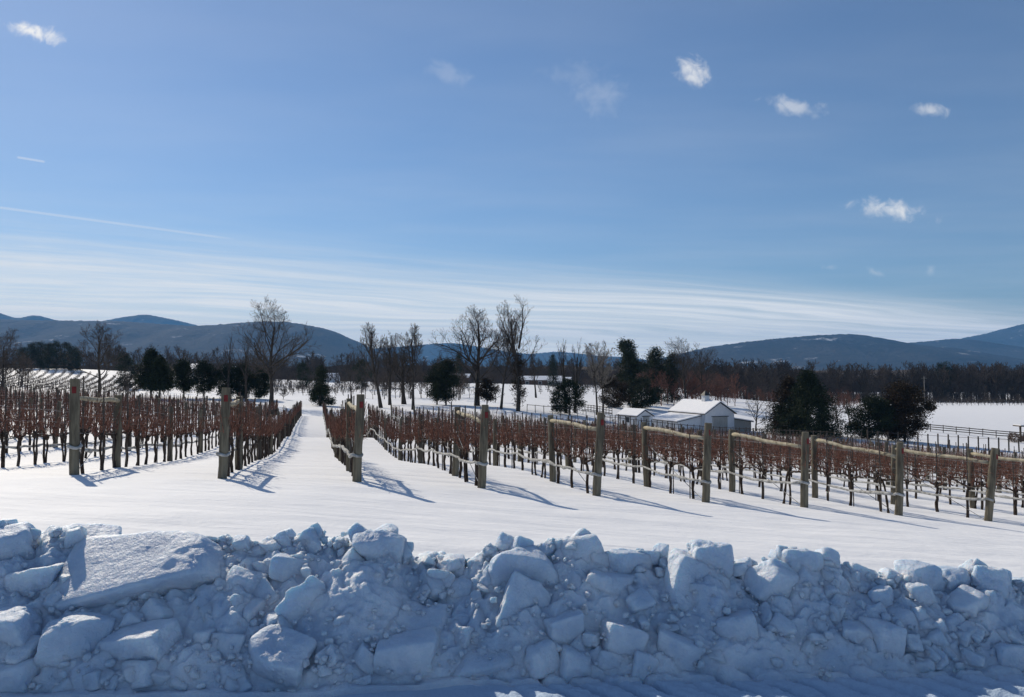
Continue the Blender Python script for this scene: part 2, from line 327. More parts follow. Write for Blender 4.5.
# ------------------------------------------------------------------ mountains
def ridge(name, pts, D, depth, zfoot=-9 + CAM_Z, jag=5.0, seed=0, nx=420, gully=.22):
    rs = np.random.default_rng(seed); xs = np.array([p[0] for p in pts], float); ys = np.array([p[1] for p in pts], float)
    px = np.linspace(xs[0], xs[-1], nx); py = np.interp(px, xs, ys)
    k = np.ones(9) / 9; py = np.convolve(np.pad(py, 4, 'edge'), k, 'valid')
    cz = np.array([P(a, b, D).z for a, b in zip(px, py)]); cx = (px - 512) / F_ * D
    s = np.concatenate([np.linspace(-1, -.12, 26), np.linspace(-.1, .1, 5), np.linspace(.2, 1, 8)])
    S, CX = np.meshgrid(s, cx, indexing='ij'); CZ = np.broadcast_to(cz, S.shape); a = np.abs(S)
    prof = (1 - a) ** 1.15 * (1 + .55 * a * (1 - a))
    gl = fbm(CX / 420 + seed, S * 1.3 + CX / 900, 4)
    Z = zfoot + np.maximum(CZ - zfoot, -3) * prof * (1 + gully * gl * np.clip(a * 4, 0, 1)) + jag * fbm(CX / 30, S * 14 + seed, 3) * (1 - a) * 1.0
    Z = np.where(a > .97, zfoot - 6, Z)
    Y = D + S * depth; X = CX + 0 * S
    n0, n1 = S.shape; i = np.arange(n0 - 1)[:, None] * n1; j = np.arange(n1 - 1)[None]
    Q = np.stack([i + j, i + j + 1, i + n1 + j + 1, i + n1 + j], -1).reshape(-1, 4)
    o = link(name, mesh_np(name, np.stack([X, Y, Z], -1).reshape(-1, 3), Q, M['hill'], True)); tag(o, kind='structure'); return o
ridge('far_mountain', [(-260, 340), (-120, 322), (-40, 309), (0, 313), (10, 317), (18, 318.5), (33, 314.6), (44, 317), (54, 320), (80, 324), (105, 320.5), (120, 317.5), (138, 315), (146, 314.2), (155, 316), (170, 319), (186, 322.5), (230, 334), (300, 350), (350, 366)], 8000, 900, seed=3, jag=7)
ridge('mountain', [(-420, 335), (-200, 322), (-60, 319), (0, 319.5), (52, 320.5), (117, 321), (160, 324), (190, 326), (215, 325), (240, 322.5), (262, 321.5), (287, 321.5), (306, 325), (328, 329), (343, 335), (362, 344.5), (380, 353), (410, 363), (440, 371)], 4600, 1500, seed=8, jag=6)
ridge('far_mountain', [(300, 366), (350, 350), (395, 347), (430, 344), (447, 343), (458, 343.3), (480, 347), (510, 352), (530, 354), (545, 352.5), (556, 351.5), (575, 353), (600, 356), (625, 357), (650, 360), (680, 366)], 7900, 800, seed=12, jag=6)
ridge('mountain', [(560, 371), (620, 366), (680, 354), (711, 346.5), (745, 342), (776, 338.6), (810, 335.6), (845, 333.9), (860, 334.6), (878, 338), (906, 343.5), (935, 350), (970, 358), (1010, 368)], 4300, 1400, seed=21, jag=6)
ridge('mountain', [(800, 370), (850, 354), (890, 345.5), (906, 343), (930, 341), (955, 338.7), (975, 340), (1000, 344.5), (1024, 349), (1080, 358), (1180, 370)], 5200, 1500, seed=27, jag=6)
ridge('far_mountain', [(860, 366), (910, 352), (945, 343), (962, 338.3), (990, 333), (1024, 324), (1060, 316), (1120, 312), (1220, 322), (1400, 350)], 6600, 1400, seed=33, jag=7)

# haze: even air from the eye to the far ridges
hb = MB(); hb.box((0, 0, 230), (19600, 19600, 560))
hm = bpy.data.materials.new('haze_air'); hm.use_nodes = True; hm.node_tree.nodes.clear(); hq = G(hm.node_tree)
HAZE = 0.00011
hv = hq.n('ShaderNodeVolumePrincipled', {'Color': (0.20, 0.52, 1.0, 1), 'Density': HAZE, 'Anisotropy': 0.0})
hq.n('ShaderNodeOutputMaterial', {'Volume': hv.outputs[0]})
tag(hb.build('haze', hm), kind='stuff')
# ------------------------------------------------------------------ vineyard
rng = np.random.default_rng(11); random.seed(4)
ORD = ['zeroth', 'first', 'second', 'third', 'fourth', 'fifth', 'sixth', 'seventh', 'eighth', 'ninth', 'tenth', 'eleventh', 'twelfth', 'thirteenth', 'fourteenth', 'fifteenth', 'sixteenth', 'seventeenth', 'eighteenth', 'nineteenth', 'twentieth',
       'twenty-first', 'twenty-second', 'twenty-third', 'twenty-fourth', 'twenty-fifth', 'twenty-sixth', 'twenty-seventh', 'twenty-eighth', 'twenty-ninth', 'thirtieth']
ROW_RZ = math.atan2(ROWDIR[1], ROWDIR[0])
def row_name(k):
    return f'{ORD[2 - k]} row left of the snow lane' if k <= 1 else f'{ORD[k - 1]} row right of the snow lane'
def row_start(k):
    if 0 <= k < 9: b = ENDS[k][1]; p = P(b[0], b[1], end_d(k)); return np.array([p.x, p.y])
    return np.array([-8.03 + 2.447 * k, 13.6 + 0.54 * k])
def row_len(k): return 73 if k <= 3 else max(54, 73 - (k - 3) * 1.4)
def to_px(x, y, z):
    z = z - CAM_Z; c, s = math.cos(PITCH), math.sin(PITCH)
    f = y * c + z * s; u = -y * s + z * c
    return W_ / 2 + F_ * x / f, H_ / 2 - F_ * u / f
def in_view(x, y, m=25):
    if y < 3: return False
    a, _ = to_px(x, y, tz(x, y)); return -m < a < W_ + m

def post_mesh(name, h, r0, r1, m, below=0.25, lean=(0, 0), seed=0, sides=14):
    b = MB(); rs = np.random.default_rng(seed); n = 9
    zs = np.linspace(-below, h, n); fr = np.clip(zs / h, 0, 1)
    pts = np.stack([lean[0] * fr + rs.normal(0, .004, n), lean[1] * fr + rs.normal(0, .004, n), zs], 1)
    rr = r0 + (r1 - r0) * fr + rs.normal(0, .0022, n); rr[-1] *= .95
    b.tube(pts, rr, sides); return b.mesh(name, m, False), pts
# end assemblies: end post, brace post, rail between them, brace wire
NROWS = range(-13, 23)
for k in range(-1, 13):
    st = row_start(k); x, y = st; z = tz(x, y)
    if 0 <= k < 9:
        (tx, ty), (bx, by) = ENDS[k]; top = P(tx, ty, end_d(k)); z = P(bx, by, end_d(k)).z; h = top.z - z; lean = (top.x - x, 0.0)
    else: h = 1.72; lean = (0.03, 0)
    br = st + ROWDIR * 3.0; zb = tz(*br)
    if not (in_view(x, y) or in_view(*br)): continue
    t = thing('trellis_brace', (x, y, z), f'two-post end brace with pale rail, {row_name(k)}', 'trellis brace', 'wooden end braces of the vine rows')
    me, pts = post_mesh('end_post', h, .088, .081, M['post'], lean=lean, seed=100 + k)
    ep = link('end_post', me, t)
    # red tag nailed near the top on the road side
    b = MB(); zt = h - .20; cx, cy = lean[0] * zt / h, 0; aw = np.linspace(-.1, .75, 7) - math.pi / 2 + .1
    ring = [(cx + .0868 * math.cos(a), cy + .0868 * math.sin(a)) for a in aw]
    V = [(u, v, zt + dz_) for dz_ in (-.065, .06) for u, v in ring]; V += [(cx + (u - cx) * .93, cy + (v - cy) * .93, w) for u, v, w in V]
    n7 = 7; Qs = []
    for a in range(n7 - 1): Qs += [(a, a + 1, n7 + a + 1, n7 + a), (14 + a, 14 + n7 + a, 14 + n7 + a + 1, 14 + a + 1), (a, 14 + a, 15 + a, a + 1), (n7 + a, n7 + a + 1, 22 + a, 21 + a)]
    b.add(V, Qs); b.build('red_tag', M['red'], ep)
    hb_ = (1.66 if k not in (0,) else 1.62) + rng.normal(0, .02); lb = (rng.normal(0, .03), rng.normal(0, .02))
    me, pb = post_mesh('brace_post', hb_, .083, .076, M['post'], lean=lb, seed=200 + k)
    q = link('brace_post', me, t); q.location = (br[0] - x, br[1] - y, zb - z)
    a = np.array([br[0] - x + lb[0], br[1] - y + lb[1], zb - z + hb_ - .12]) - np.append(ROWDIR, 0) * .05
    c = np.array([lean[0] * (h - .36) / h, 0, h - .36]) + np.append(ROWDIR, 0) * .05
    tt = np.linspace(0, 1, 9)[:, None]; rp = a * (1 - tt) + c * tt + rng.normal(0, .006, (9, 3)); rp[:, 2] += .015 * np.sin(tt[:, 0] * 9 + k)
    b = MB(); b.tube(rp, np.linspace(.049, .043, 9) + rng.normal(0, .002, 9), 10); b.build('brace_rail', M['rail'], t, True)
    w0 = np.array([br[0] - x, br[1] - y, zb - z + 1.1]) - np.append(ROWDIR, 0) * .08; w1 = np.append(ROWDIR * .11, .03)
    b = MB(); b.tube([w0, w0 * .5 + w1 * .5 + [0, 0, -.02], w1], .008, 5); b.build('brace_wire', M['wire'], t)

# vines: six shapes, each trunk > cordon and canes > stake
def vine_meshes(seed):
    rs = np.random.default_rng(seed); tr = MB(); ca = MB(); sk = MB()
    nt_ = 1 if rs.random() < .55 else 2
    for q in range(nt_):
        x0 = rs.normal(0, .06) + (q - .5) * .12 * (nt_ - 1); zz = np.linspace(-.12, .72, 8)
        px = x0 + np.cumsum(rs.normal(0, .022, 8)) * np.linspace(1, .5, 8); py = np.cumsum(rs.normal(0, .014, 8))
        px = px * (1 - .55 * np.linspace(0, 1, 8) ** 2)
        tr.tube(np.stack([px, py, zz], 1), (np.linspace(.036, .030, 8) + rs.normal(0, .004, 8)) / (1 if nt_ == 1 else 1.25), 7)
    hx = np.array([px[-1], py[-1], .70]); tr.tube([hx - [0, 0, .06], hx, hx + [0, 0, .10]], [.035, .058, .03], 7)
    cord = []
    for sgn in (-1, 1):
        n = 7; xx = np.linspace(0, .56, n) * sgn + hx[0]; zz = .70 + .09 * np.sin(np.linspace(0, 1.6, n)) + rs.normal(0, .010, n); yy = hx[1] + rs.normal(0, .012, n)
        pts = np.stack([xx, yy, zz], 1); tr.tube(pts, np.linspace(.028, .013, n), 6); cord += list(pts[1:]) + list((pts[1:] + pts[:-1]) / 2)
    nc = 22
    for i in range(nc):
        p = np.array(cord[rs.integers(len(cord))]) + [rs.normal(0, .03), 0, 0]; L = rs.uniform(.35, .95) * (1 if rs.random() < .75 else .6); n = 6; t = np.linspace(0, 1, n)
        lx, ly = rs.normal(0, .16), rs.normal(0, .10)
        pts = p + np.stack([lx * t + np.cumsum(rs.normal(0, .018, n)), ly * t + np.cumsum(rs.normal(0, .016, n)), L * t * (1 - .08 * t)], 1)
        ca.tube(pts, np.linspace(.0078, .0042, n), 4, False)
        for w in range(rs.integers(1, 4)):
            a = pts[rs.integers(1, n)]; dv = np.array([rs.normal(0, .12), rs.normal(0, .09), rs.uniform(-.14, .16)])
            ca.tube([a, a + dv * .5 + rs.normal(0, .01, 3), a + dv], [.0045, .004, .003], 3, False)
    for i in range(9):   # lateral tendrils along the wires
        p = np.array([rs.uniform(-.55, .55), rs.normal(0, .03), rs.uniform(.8, 1.35)]); dv = np.array([rs.choice([-1, 1]) * rs.uniform(.2, .45), rs.normal(0, .04), rs.normal(0, .05)])
        ca.tube([p, p + dv * .5 + [0, 0, .03], p + dv], [.006, .005, .0035], 3, False)
    sx = hx[0] + rs.normal(0, .05); sl = rs.normal(0, .03); sh = rs.uniform(1.5, 1.82)
    sk.tube([(sx, hx[1] + .03, -.1), (sx + sl, hx[1] + .03, sh)], .014, 6)
    return tr.mesh('trunk', M['bark'], True), ca.mesh('canes', M['cane'], True), sk.mesh('stake', M['stake'])
VINES = [vine_meshes(700 + q) for q in range(9)]
def lod_vine(seed):
    rs = np.random.default_rng(seed); t = MB(); c = MB()
    xb = rs.normal(0, .08); t.tube([(xb, 0, -.1), (xb + rs.normal(0, .04), rs.normal(0, .02), .35), (0, 0, .74)], [.036, .03, .04], 5, False)
    t.tube([(-.55, 0, .76), (0, 0, .72), (.55, 0, .76)], [.014, .026, .014], 4, False)
    sx = rs.normal(0, .1); t.tube([(sx, .02, 0), (sx + rs.normal(0, .03), .02, rs.uniform(1.4, 1.78))], .016, 4, False)
    for i in range(13):
        x = rs.uniform(-.55, .55); L = rs.uniform(.3, .92); lx, ly = rs.normal(0, .16), rs.normal(0, .1)
        c.tube([(x, 0, .75), (x + lx * .5 + rs.normal(0, .03), ly * .5, .75 + L * .5), (x + lx, ly, .75 + L)], [.008, .0065, .0045], 3, False)
    for i in range(4):
        x = rs.uniform(-.5, .5); zz = rs.uniform(.8, 1.3); c.tube([(x, 0, zz), (x + rs.choice([-1, 1]) * .35, rs.normal(0, .05), zz + rs.normal(0, .06))], .008, 3, False)
    return t.arrays(), c.arrays()
LODS = [lod_vine(40 + q) for q in range(10)]
def place_arrays(mb, arr, x, y, z, rz, sc_=(1, 1, 1)):
    V, Q = arr; ca, sa = math.cos(rz), math.sin(rz); W = V * np.asarray(sc_, np.float32)
    mb.add(np.stack([W[:, 0] * ca - W[:, 1] * sa + x, W[:, 0] * sa + W[:, 1] * ca + y, W[:, 2] + z], 1), Q)

vines = []; posts = []
for k in NROWS:
    st = row_start(k); Lk = row_len(k); x0 = st if k in range(9) else st
    u = 0.55; n = 0
    while u < Lk:
        p = st + ROWDIR * u; n += 1
        if p[1] > 4 and in_view(*p): vines.append((float(np.hypot(*p)), k, n, p[0], p[1]))
        u += 1.05 + rng.normal(0, .07)
    u = 3.0 + 6.2; n = 1
    while u < Lk - 2:
        p = st + ROWDIR * u
        if in_view(*p): posts.append((float(np.hypot(*p)), k, n, p[0], p[1], 1.62 + rng.normal(0, .06), False))
        u += 6.2; n += 1
    p = st + ROWDIR * Lk
    if in_view(*p): posts.append((float(np.hypot(*p)), k, n, p[0], p[1], 1.7, True))
vz = terrain([v[3] for v in vines], [v[4] for v in vines]); pz = terrain([v[3] for v in posts], [v[4] for v in posts])
order = np.argsort([v[0] for v in vines]); near = set(order[:295].tolist())
first_in = {}
lodt, lodc = MB(), MB()
cnt = {}
for idx in order:
    d, k, n, x, y = vines[idx]; rz = ROW_RZ + (math.pi if rng.random() < .5 else 0) + rng.normal(0, .05); s1 = rng.uniform(.92, 1.07)
    if idx in near:
        cnt[k] = cnt.get(k, 0) + 1
        lab = f'{ORD[n]} grapevine from the end post, {row_name(k)}' if k in range(9) else f'{ORD[cnt[k]]} grapevine in view, bare, {row_name(k)}'
        t = thing('grapevine', (x, y, vz[idx]), lab, 'grapevine', 'bare grapevines in trellised rows', rz); t.scale = (1, 1, s1)
        tr, ca, sk = VINES[rng.integers(len(VINES))]
        link('trunk', tr, t); link('canes', ca, t); link('stake', sk, t)
    else:
        a, c = LODS[rng.integers(len(LODS))]; place_arrays(lodt, a, x, y, vz[idx], rz, (1, 1, s1)); place_arrays(lodc, c, x, y, vz[idx], rz, (1, 1, s1))
# the rest of the vines, far down the rows: one mass
Va, Qa = lodt.arrays(); Vc, Qc = lodc.arrays(); Qc = np.where(Qc >= 0, Qc + len(Va), Qc)
me = mesh_np('far_vines', np.concatenate([Va, Vc]), np.concatenate([Qa, Qc]), M['bark']); me.materials.append(M['cane'])
me.polygons.foreach_set('material_index', np.concatenate([np.zeros(len(Qa), np.int32), np.ones(len(Qc), np.int32)])); me.update()
tag(link('far_vines', me), kind='stuff')
# line posts
PM = [post_mesh('line_post', 1.0, .062, .056, M['post_dark' if q % 2 else 'post'], below=.12, lean=(random.gauss(0, .02), random.gauss(0, .02)), seed=300 + q, sides=9)[0] for q in range(6)]
porder = np.argsort([p[0] for p in posts]); rest = MB()
for r_, idx in enumerate(porder):
    d, k, n, x, y, h, endp = posts[idx]
    if r_ < 290:
        o = link('line_post', PM[rng.integers(6)]); o.location = (x, y, pz[idx]); o.scale = (1.5, 1.5, h) if endp else (1.25, 1.25, h); o.rotation_euler = (rng.normal(0, .02), rng.normal(0, .02), rng.uniform(0, 6))
        tag(o, f'wooden end post at the far end, {row_name(k)}' if endp else f'{ORD[n]} line post beyond the end brace, {row_name(k)}', 'trellis post', 'line posts along the vine rows')
    else: rest.tube([(x, y, pz[idx] - .1), (x, y, pz[idx] + h)], .075, 7)
if rest.n: tag(rest.build('far_line_posts', M['post_dark']), kind='stuff')
# rolled netting and trellis wires, one run of each per row
for k in NROWS:
    st = row_start(k); Lk = row_len(k); us = np.arange(0, Lk, .31); Xs = st[0] + ROWDIR[0] * us; Ys = st[1] + ROWDIR[1] * us; zs = terrain(Xs, Ys)
    vis = np.array([in_view(a, b, 60) for a, b in zip(Xs, Ys)])
    if vis.sum() < 4: continue
    i0 = max(0, int(np.argmax(vis)) - 2); Xs, Ys, zs, us = Xs[i0:], Ys[i0:], zs[i0:], us[i0:]
    rs = np.random.default_rng(900 + k)
    zk = np.interp(us, np.arange(0, Lk + 8, 3.1), rs.normal(.50, .03, len(np.arange(0, Lk + 8, 3.1)))); sag = .05 * np.sin(((us / 3.1) % 1) * math.pi) * (1 + .5 * np.sin(us * .7 + k))
    zn = zs + zk - sag + rs.normal(0, .010, len(us)); off = .085 + rs.normal(0, .012, len(us))
    b = MB(); b.tube(np.stack([Xs - ROWX[0] * off, Ys - ROWX[1] * off, zn], 1), .022 + np.abs(rs.normal(0, .012, len(us))), 7)
    if i0 == 0:
        z0 = zn[0]; c = st
        aa = np.linspace(0, 2 * math.pi, 17); b.tube(np.stack([c[0] + .104 * np.cos(aa), c[1] + .104 * np.sin(aa), z0 + .02 * np.sin(aa * 2)], 1), .03, 6)
    tag(b.build('rolled_netting', M['net'], None, True), f'pale rolled bird netting tied low along the {row_name(k)}', 'netting', 'rolled netting along the vine rows')
    b = MB()
    for hz in (.76, 1.08, 1.38):
        b.tube(np.stack([Xs[::4], Ys[::4], zs[::4] + hz], 1), .0035, 3, False)
    tag(b.build('wire_trellis', M['wire']), f'thin steel trellis wires strung along the {row_name(k)}', 'wire', 'trellis wires of the vine rows')
# ------------------------------------------------------------------ trees
def unit(v): return v / (np.linalg.norm(v) + 1e-9)
def grow(tr, cr, p, d, L, r, lev, maxlev, rs, o):
    n = 6 if lev == 0 else (5 if lev == 1 else 4)
    pts = [p]; q = p.copy(); dd = d.copy(); st = L / (n - 1)
    w = o.get('wander', .16) * (.35 if lev == 0 else 1)
    for i in range(n - 1):
        dd = unit(dd + rs.normal(0, w, 3) + np.array([0, 0, o.get('up', .12) * (lev > 0)])); q = q + dd * st; pts.append(q)
    pts = np.array(pts); end = .42 if lev == 0 else .3
    rr = np.maximum(r * np.linspace(1, end, n), o.get('rmin', .016))
    if lev == 0: rr[0] *= 1.3
    (tr if lev <= o.get('trunklev', 1) else cr).tube(pts, rr, (8, 6, 4, 3, 3)[lev], False)
    if lev >= maxlev: return
    cnt = o['kids'][lev]; t0 = o['clear'] if lev == 0 else .22
    az0 = rs.uniform(0, 6.28)
    for i in range(cnt):
        t = t0 + (1 - t0) * (i + rs.uniform(.1, .9)) / cnt; a = t * (n - 1); k = min(int(a), n - 2); f = a - k
        bp = pts[k] * (1 - f) + pts[k + 1] * f; bd = unit(pts[k + 1] - pts[k])
        sp = R(o['angle'][min(lev, len(o['angle']) - 1)] + rs.normal(0, 9)) * (1.0 if lev else (1.15 - .45 * t)); az = az0 + i * 2.4 + rs.normal(0, .4)
        ref = np.array([0, 0, 1.0]) if abs(bd[2]) < .9 else np.array([1.0, 0, 0]); A = unit(np.cross(bd, ref)); B = np.cross(bd, A)
        nd = bd * math.cos(sp) + (A * math.cos(az) + B * math.sin(az)) * math.sin(sp)
        ln = L * o['ratio'][min(lev, len(o['ratio']) - 1)] * rs.uniform(.75, 1.15) * ((1.15 - .6 * (t - t0) / (1 - t0)) if lev == 0 else (1.1 - .5 * t))
        grow(tr, cr, bp, nd, ln, max(r * (1 - .6 * t) * rs.uniform(.40, .56), .010), lev + 1, maxlev, rs, o)
KINDS = {
    'oak': dict(kids=(14, 8, 7, 6), clear=.26, angle=(50, 40, 40, 38), ratio=(.58, .55, .5, .5), up=.10, wander=.17),
    'tall': dict(kids=(14, 7, 6, 6), clear=.35, angle=(36, 38, 38, 38), ratio=(.44, .52, .5, .5), up=.16, wander=.15),
    'wide': dict(kids=(13, 8, 7, 6), clear=.22, angle=(58, 42, 42, 40), ratio=(.66, .55, .52, .5), up=.13, wander=.18),
    'spiky': dict(kids=(8, 6, 5), clear=.3, angle=(24, 26, 30), ratio=(.55, .5, .5), up=.22, wander=.08),
    'small': dict(kids=(11, 8, 7), clear=.22, angle=(52, 44, 42), ratio=(.62, .55, .5), up=.1, wander=.2),
    'lod': dict(kids=(9, 6, 3), clear=.2, angle=(42, 40, 38), ratio=(.46, .55, .5), up=.15, wander=.16, rmin=.045, trunklev=0)}
def base_at(px, py, d):
    p = P(px, py, d); return p.x, p.y, tz(p.x, p.y)
def bare_tree(px, by, ty, d, kind, label, seed, name='bare_tree', lean=0.0, twig='twig', r=None, limbs=(), group=None):
    x, y, z = base_at(px, by, d); H = P(px, ty, d).z - z; o = dict(KINDS[kind]); rs = np.random.default_rng(seed)
    o['rmin'] = .009
    tr, cr = MB(), MB(); frac = .80
    grow(tr, cr, np.array([0, 0, -.25]), unit(np.array([lean, 0, 1.0])), H * frac, r or H * .021, 0, len(o['kids']), rs, o)
    for (t, az, el, ln) in limbs:   # boughs the photograph shows on one side
        bp = np.array([lean * H * frac * t, 0, H * frac * t]); nd = np.array([math.cos(R(az)) * math.cos(R(el)), math.sin(R(az)) * math.cos(R(el)), math.sin(R(el))])
        grow(tr, cr, bp, nd, ln * H, H * .011, 1, len(o['kids']), rs, o)
    V = np.concatenate(tr.V + cr.V); k = H / max(V[:, 2].max(), .1)
    t = thing(name, (x, y, z), label, 'tree', group)
    for b in (tr, cr):
        b.V = [v * np.array([k if kind != 'tall' else k, k, k], np.float32) for v in b.V]
    tr.build('trunk', M['tree_bark'], t, True)
    if cr.n: cr.build('crown', M[twig], t)
    return t
bare_tree(2, 393, 326, 108, 'wide', 'broad dark bare tree cut off by the frame edge beside the pine grove', 1)
bare_tree(-22, 394, 330, 112, 'wide', 'half-hidden bare tree whose twigs reach in from outside the frame', 2)
bare_tree(99, 396, 320, 112, 'oak', 'round-crowned bare tree standing alone before the hillside vineyard', 3)
bare_tree(126, 393, 368, 112, 'small', 'small young bare tree between the round-crowned tree and the cedars', 4)
bare_tree(271, 405, 296, 108, 'oak', 'tallest bare oak with wide open crown beside the snow lane', 25, lean=.03, limbs=((.42, 185, 35, .36), (.5, 10, 28, .44), (.38, 170, 20, .3)))
bare_tree(228, 398, 331, 118, 'spiky', 'spindly dead tree with few upright sticks above the dark evergreens', 6, lean=-.05)
bare_tree(246, 398, 336, 116, 'spiky', 'thin bare tree between the spindly dead tree and the tall oak', 7)
bare_tree(381, 408, 322, 112, 'tall', 'slim forked bare tree first of the clump past the lane', 8, r=.26, lean=-.03)
bare_tree(390, 404, 330, 122, 'tall', 'bare tree with shadowed trunk just behind the slim forked one', 9)
bare_tree(404, 403, 338, 126, 'oak', 'thick-trunked bare tree in the middle of the clump past the lane', 10, r=.42)
bare_tree(413, 409, 322, 108, 'tall', 'straight slender bare tree with small high crown in the clump', 11, r=.20)
bare_tree(477, 405, 305, 122, 'oak', 'great bare tree with stout dark trunk and long low bough', 12, r=.42, limbs=((.50, 178, 22, .50), (.55, 20, 35, .40), (.45, 195, 48, .42)))
bare_tree(501, 407, 318, 116, 'tall', 'thin bare tree squeezed between two larger bare trees', 13, r=.20)
bare_tree(518, 408, 293, 113, 'tall', 'tall crooked bare tree with ivy-thick trunk and ragged top', 14, r=.28, lean=.01, limbs=((.55, 160, 55, .42), (.7, 30, 60, .40)))
bare_tree(566, 408, 338, 116, 'spiky', 'dead tree of bare upright stems rising from a dark low evergreen', 15)
bare_tree(575, 407, 336, 118, 'spiky', 'second cluster of dead upright stems behind the dark low evergreen', 16, lean=.04)
bare_tree(597, 409, 341, 118, 'tall', 'pale thin birch leaning beside the paddock fence', 17, twig='pale_twig', r=.16, lean=-.06)
bare_tree(603, 408, 339, 122, 'tall', 'second pale birch with upright stem near the dark pine', 18, twig='pale_twig', r=.16, lean=.03)
bare_tree(686, 402, 335, 150, 'wide', 'broad bare tree with fanned branches behind the white barn', 19)
bare_tree(703, 402, 341, 158, 'wide', 'lower bare tree beside the fanned one behind the barn roof', 20)
bare_tree(756, 427, 388, 112, 'small', 'small spreading bare tree at the corner of the barn lean-to', 21)
bare_tree(851, 430, 386, 116, 'small', 'small reddish bare tree between the two big cedars', 22, twig='red_twig')
bare_tree(838, 431, 388, 120, 'small', 'low reddish thicket tree half behind the conical cedar', 23, twig='red_twig')
bare_tree(283, 397, 388, 130, 'small', 'knee-high bare sapling on the snow near the tall oak', 24, name='bare_sapling')
bare_tree(352, 398, 362, 165, 'small', 'small bare tree in the snowy meadow behind the lane end', 26)
bare_tree(495, 403, 380, 140, 'small', 'weeping low bare tree beside the great trunk', 27)
bare_tree(536, 398, 352, 175, 'tall', 'distant faint bare tree in front of the long low farm building', 28)
bare_tree(650, 400, 362, 160, 'small', 'bare shrub-like tree between the dark pine and the barn', 29, twig='red_twig')

def evergreen(px, by, ty, hw, d, shape, label, seed, trunk=.12, nclump=520, mat_='needle', name='evergreen_tree', group=None, twin=False):
    x, y, z = base_at(px, by, d); H = P(px, ty, d).z - z; Rm = hw * d / F_; rs = np.random.default_rng(seed)
    t = thing(name, (x, y, z), label, 'tree', group); tr = MB(); cr = MB()
    tr.tube([(0, 0, -.2), (rs.normal(0, .04), rs.normal(0, .04), H * .5), (0, 0, H * .93)], [max(.10, H * .022), max(.07, H * .014), .03], 7)
    na = 9; lob = 1 + .22 * np.sin(np.arange(na) * 2.1 + rs.uniform(0, 6, na)); ph = rs.uniform(0, 6.28, 4)
    def env(u):
        if shape == 'cone': return ((1 - u) ** .8 * 1.3 + .03) * np.clip(.6 + u * 3, 0, 1)
        if shape == 'pine': return np.where(u < .5, .45 + .25 * np.sin(u * 9 + ph[0]), .25 + 1.5 * (1 - u) ** .55 * (.55 + .2 * np.sin(u * 26 + ph[1]))) * .85
        if shape == 'low': return np.sqrt(np.clip(1 - (u * 1.05 - .22) ** 2 / .75, 0.02, 1))
        return np.sqrt(np.clip(1 - (2 * u - .92) ** 2, .03, 1)) ** 1.0
    n = nclump; u = rs.uniform(0, 1, n) ** (1.25 if shape == 'cone' else 1.0)
    az = rs.uniform(0, 6.283, n)
    tier = .80 + .28 * np.sin(u * 42 + ph[2]) * (shape in ('cone', 'pine')) + .25 * np.sin(az * 3 + ph[0] + u * 6) + .16 * np.sin(az * 7 + ph[3] - u * 15)
    rad_ = Rm * env(u) * np.clip(tier, .45, 1.25) * np.sqrt(rs.uniform(.12, 1, n))
    cz = H * (trunk + (1 - trunk) * u * .97) - rad_ * (.18 if shape != 'low' else .05)
    c = np.stack([rad_ * np.cos(az), rad_ * np.sin(az), cz], 1)
    if shape in ('round', 'low', 'pine'):      # foliage gathers on boughs: ragged lobes with gaps between
        K = 26 if shape == 'pine' else 17; lu = (np.arange(K) + rs.uniform(0, 1, K)) / K; la = rs.uniform(0, 6.283, K); lr = Rm * env(lu) * rs.uniform(.45, .92, K)
        lc = np.stack([lr * np.cos(la), lr * np.sin(la), H * (trunk + (1 - trunk) * lu * .95)], 1); w = rs.integers(0, K, n); s3 = Rm * rs.uniform(.16, .34, K)[w][:, None]
        v = rs.normal(0, 1, (n, 3)); v /= np.linalg.norm(v, axis=1)[:, None]; c2 = lc[w] + v * s3 * np.array([1.25, 1.25, .62]) * rs.uniform(.3, 1, (n, 1)) ** .5
        pick = rs.random(n) < .72; c = np.where(pick[:, None], c2, c * [.72, .72, 1]); c[:, 2] = np.clip(c[:, 2], .15, H); rad_ = np.hypot(c[:, 0], c[:, 1]); az = np.arctan2(c[:, 1], c[:, 0])
    for i in range(0, n, max(1, n // 46)):
        tr.tube([(0, 0, max(.1, c[i, 2] - .25 * rad_[i])), c[i] * [.5, .5, 1] - [0, 0, .05 * rad_[i]], c[i]], [.045, .03, .014], 4, False)
    k = 22; s = .17 + .012 * H; out = np.stack([np.cos(az), np.sin(az), np.full(n, .25)], 1)
    cc = np.repeat(c, k, 0) + rs.normal(0, s * 1.15, (n * k, 3)); dr = np.repeat(out, k, 0) * .7 + rs.normal(0, .6, (n * k, 3)); dr /= np.linalg.norm(dr, axis=1)[:, None]
    sd = np.cross(dr, rs.normal(0, 1, (n * k, 3))); sd /= np.linalg.norm(sd, axis=1)[:, None] + 1e-9
    ln = rs.uniform(.5, 1.25, (n * k, 1)) * s * 1.35; wd = rs.uniform(.09, .17, (n * k, 1)) * s * 1.4
    V = np.stack([cc - sd * wd, cc + dr * ln * .55 - sd * wd * 1.1, cc + dr * ln, cc + dr * ln * .5 + sd * wd], 1).reshape(-1, 3); V[:, 2] = np.maximum(V[:, 2], .08)
    cr.add(V, np.arange(len(V)).reshape(-1, 4))
    tr.build('trunk', M['tree_bark'], t, True); cr.build('crown', M[mat_], t); return t
GR = 'pines of the dark grove'
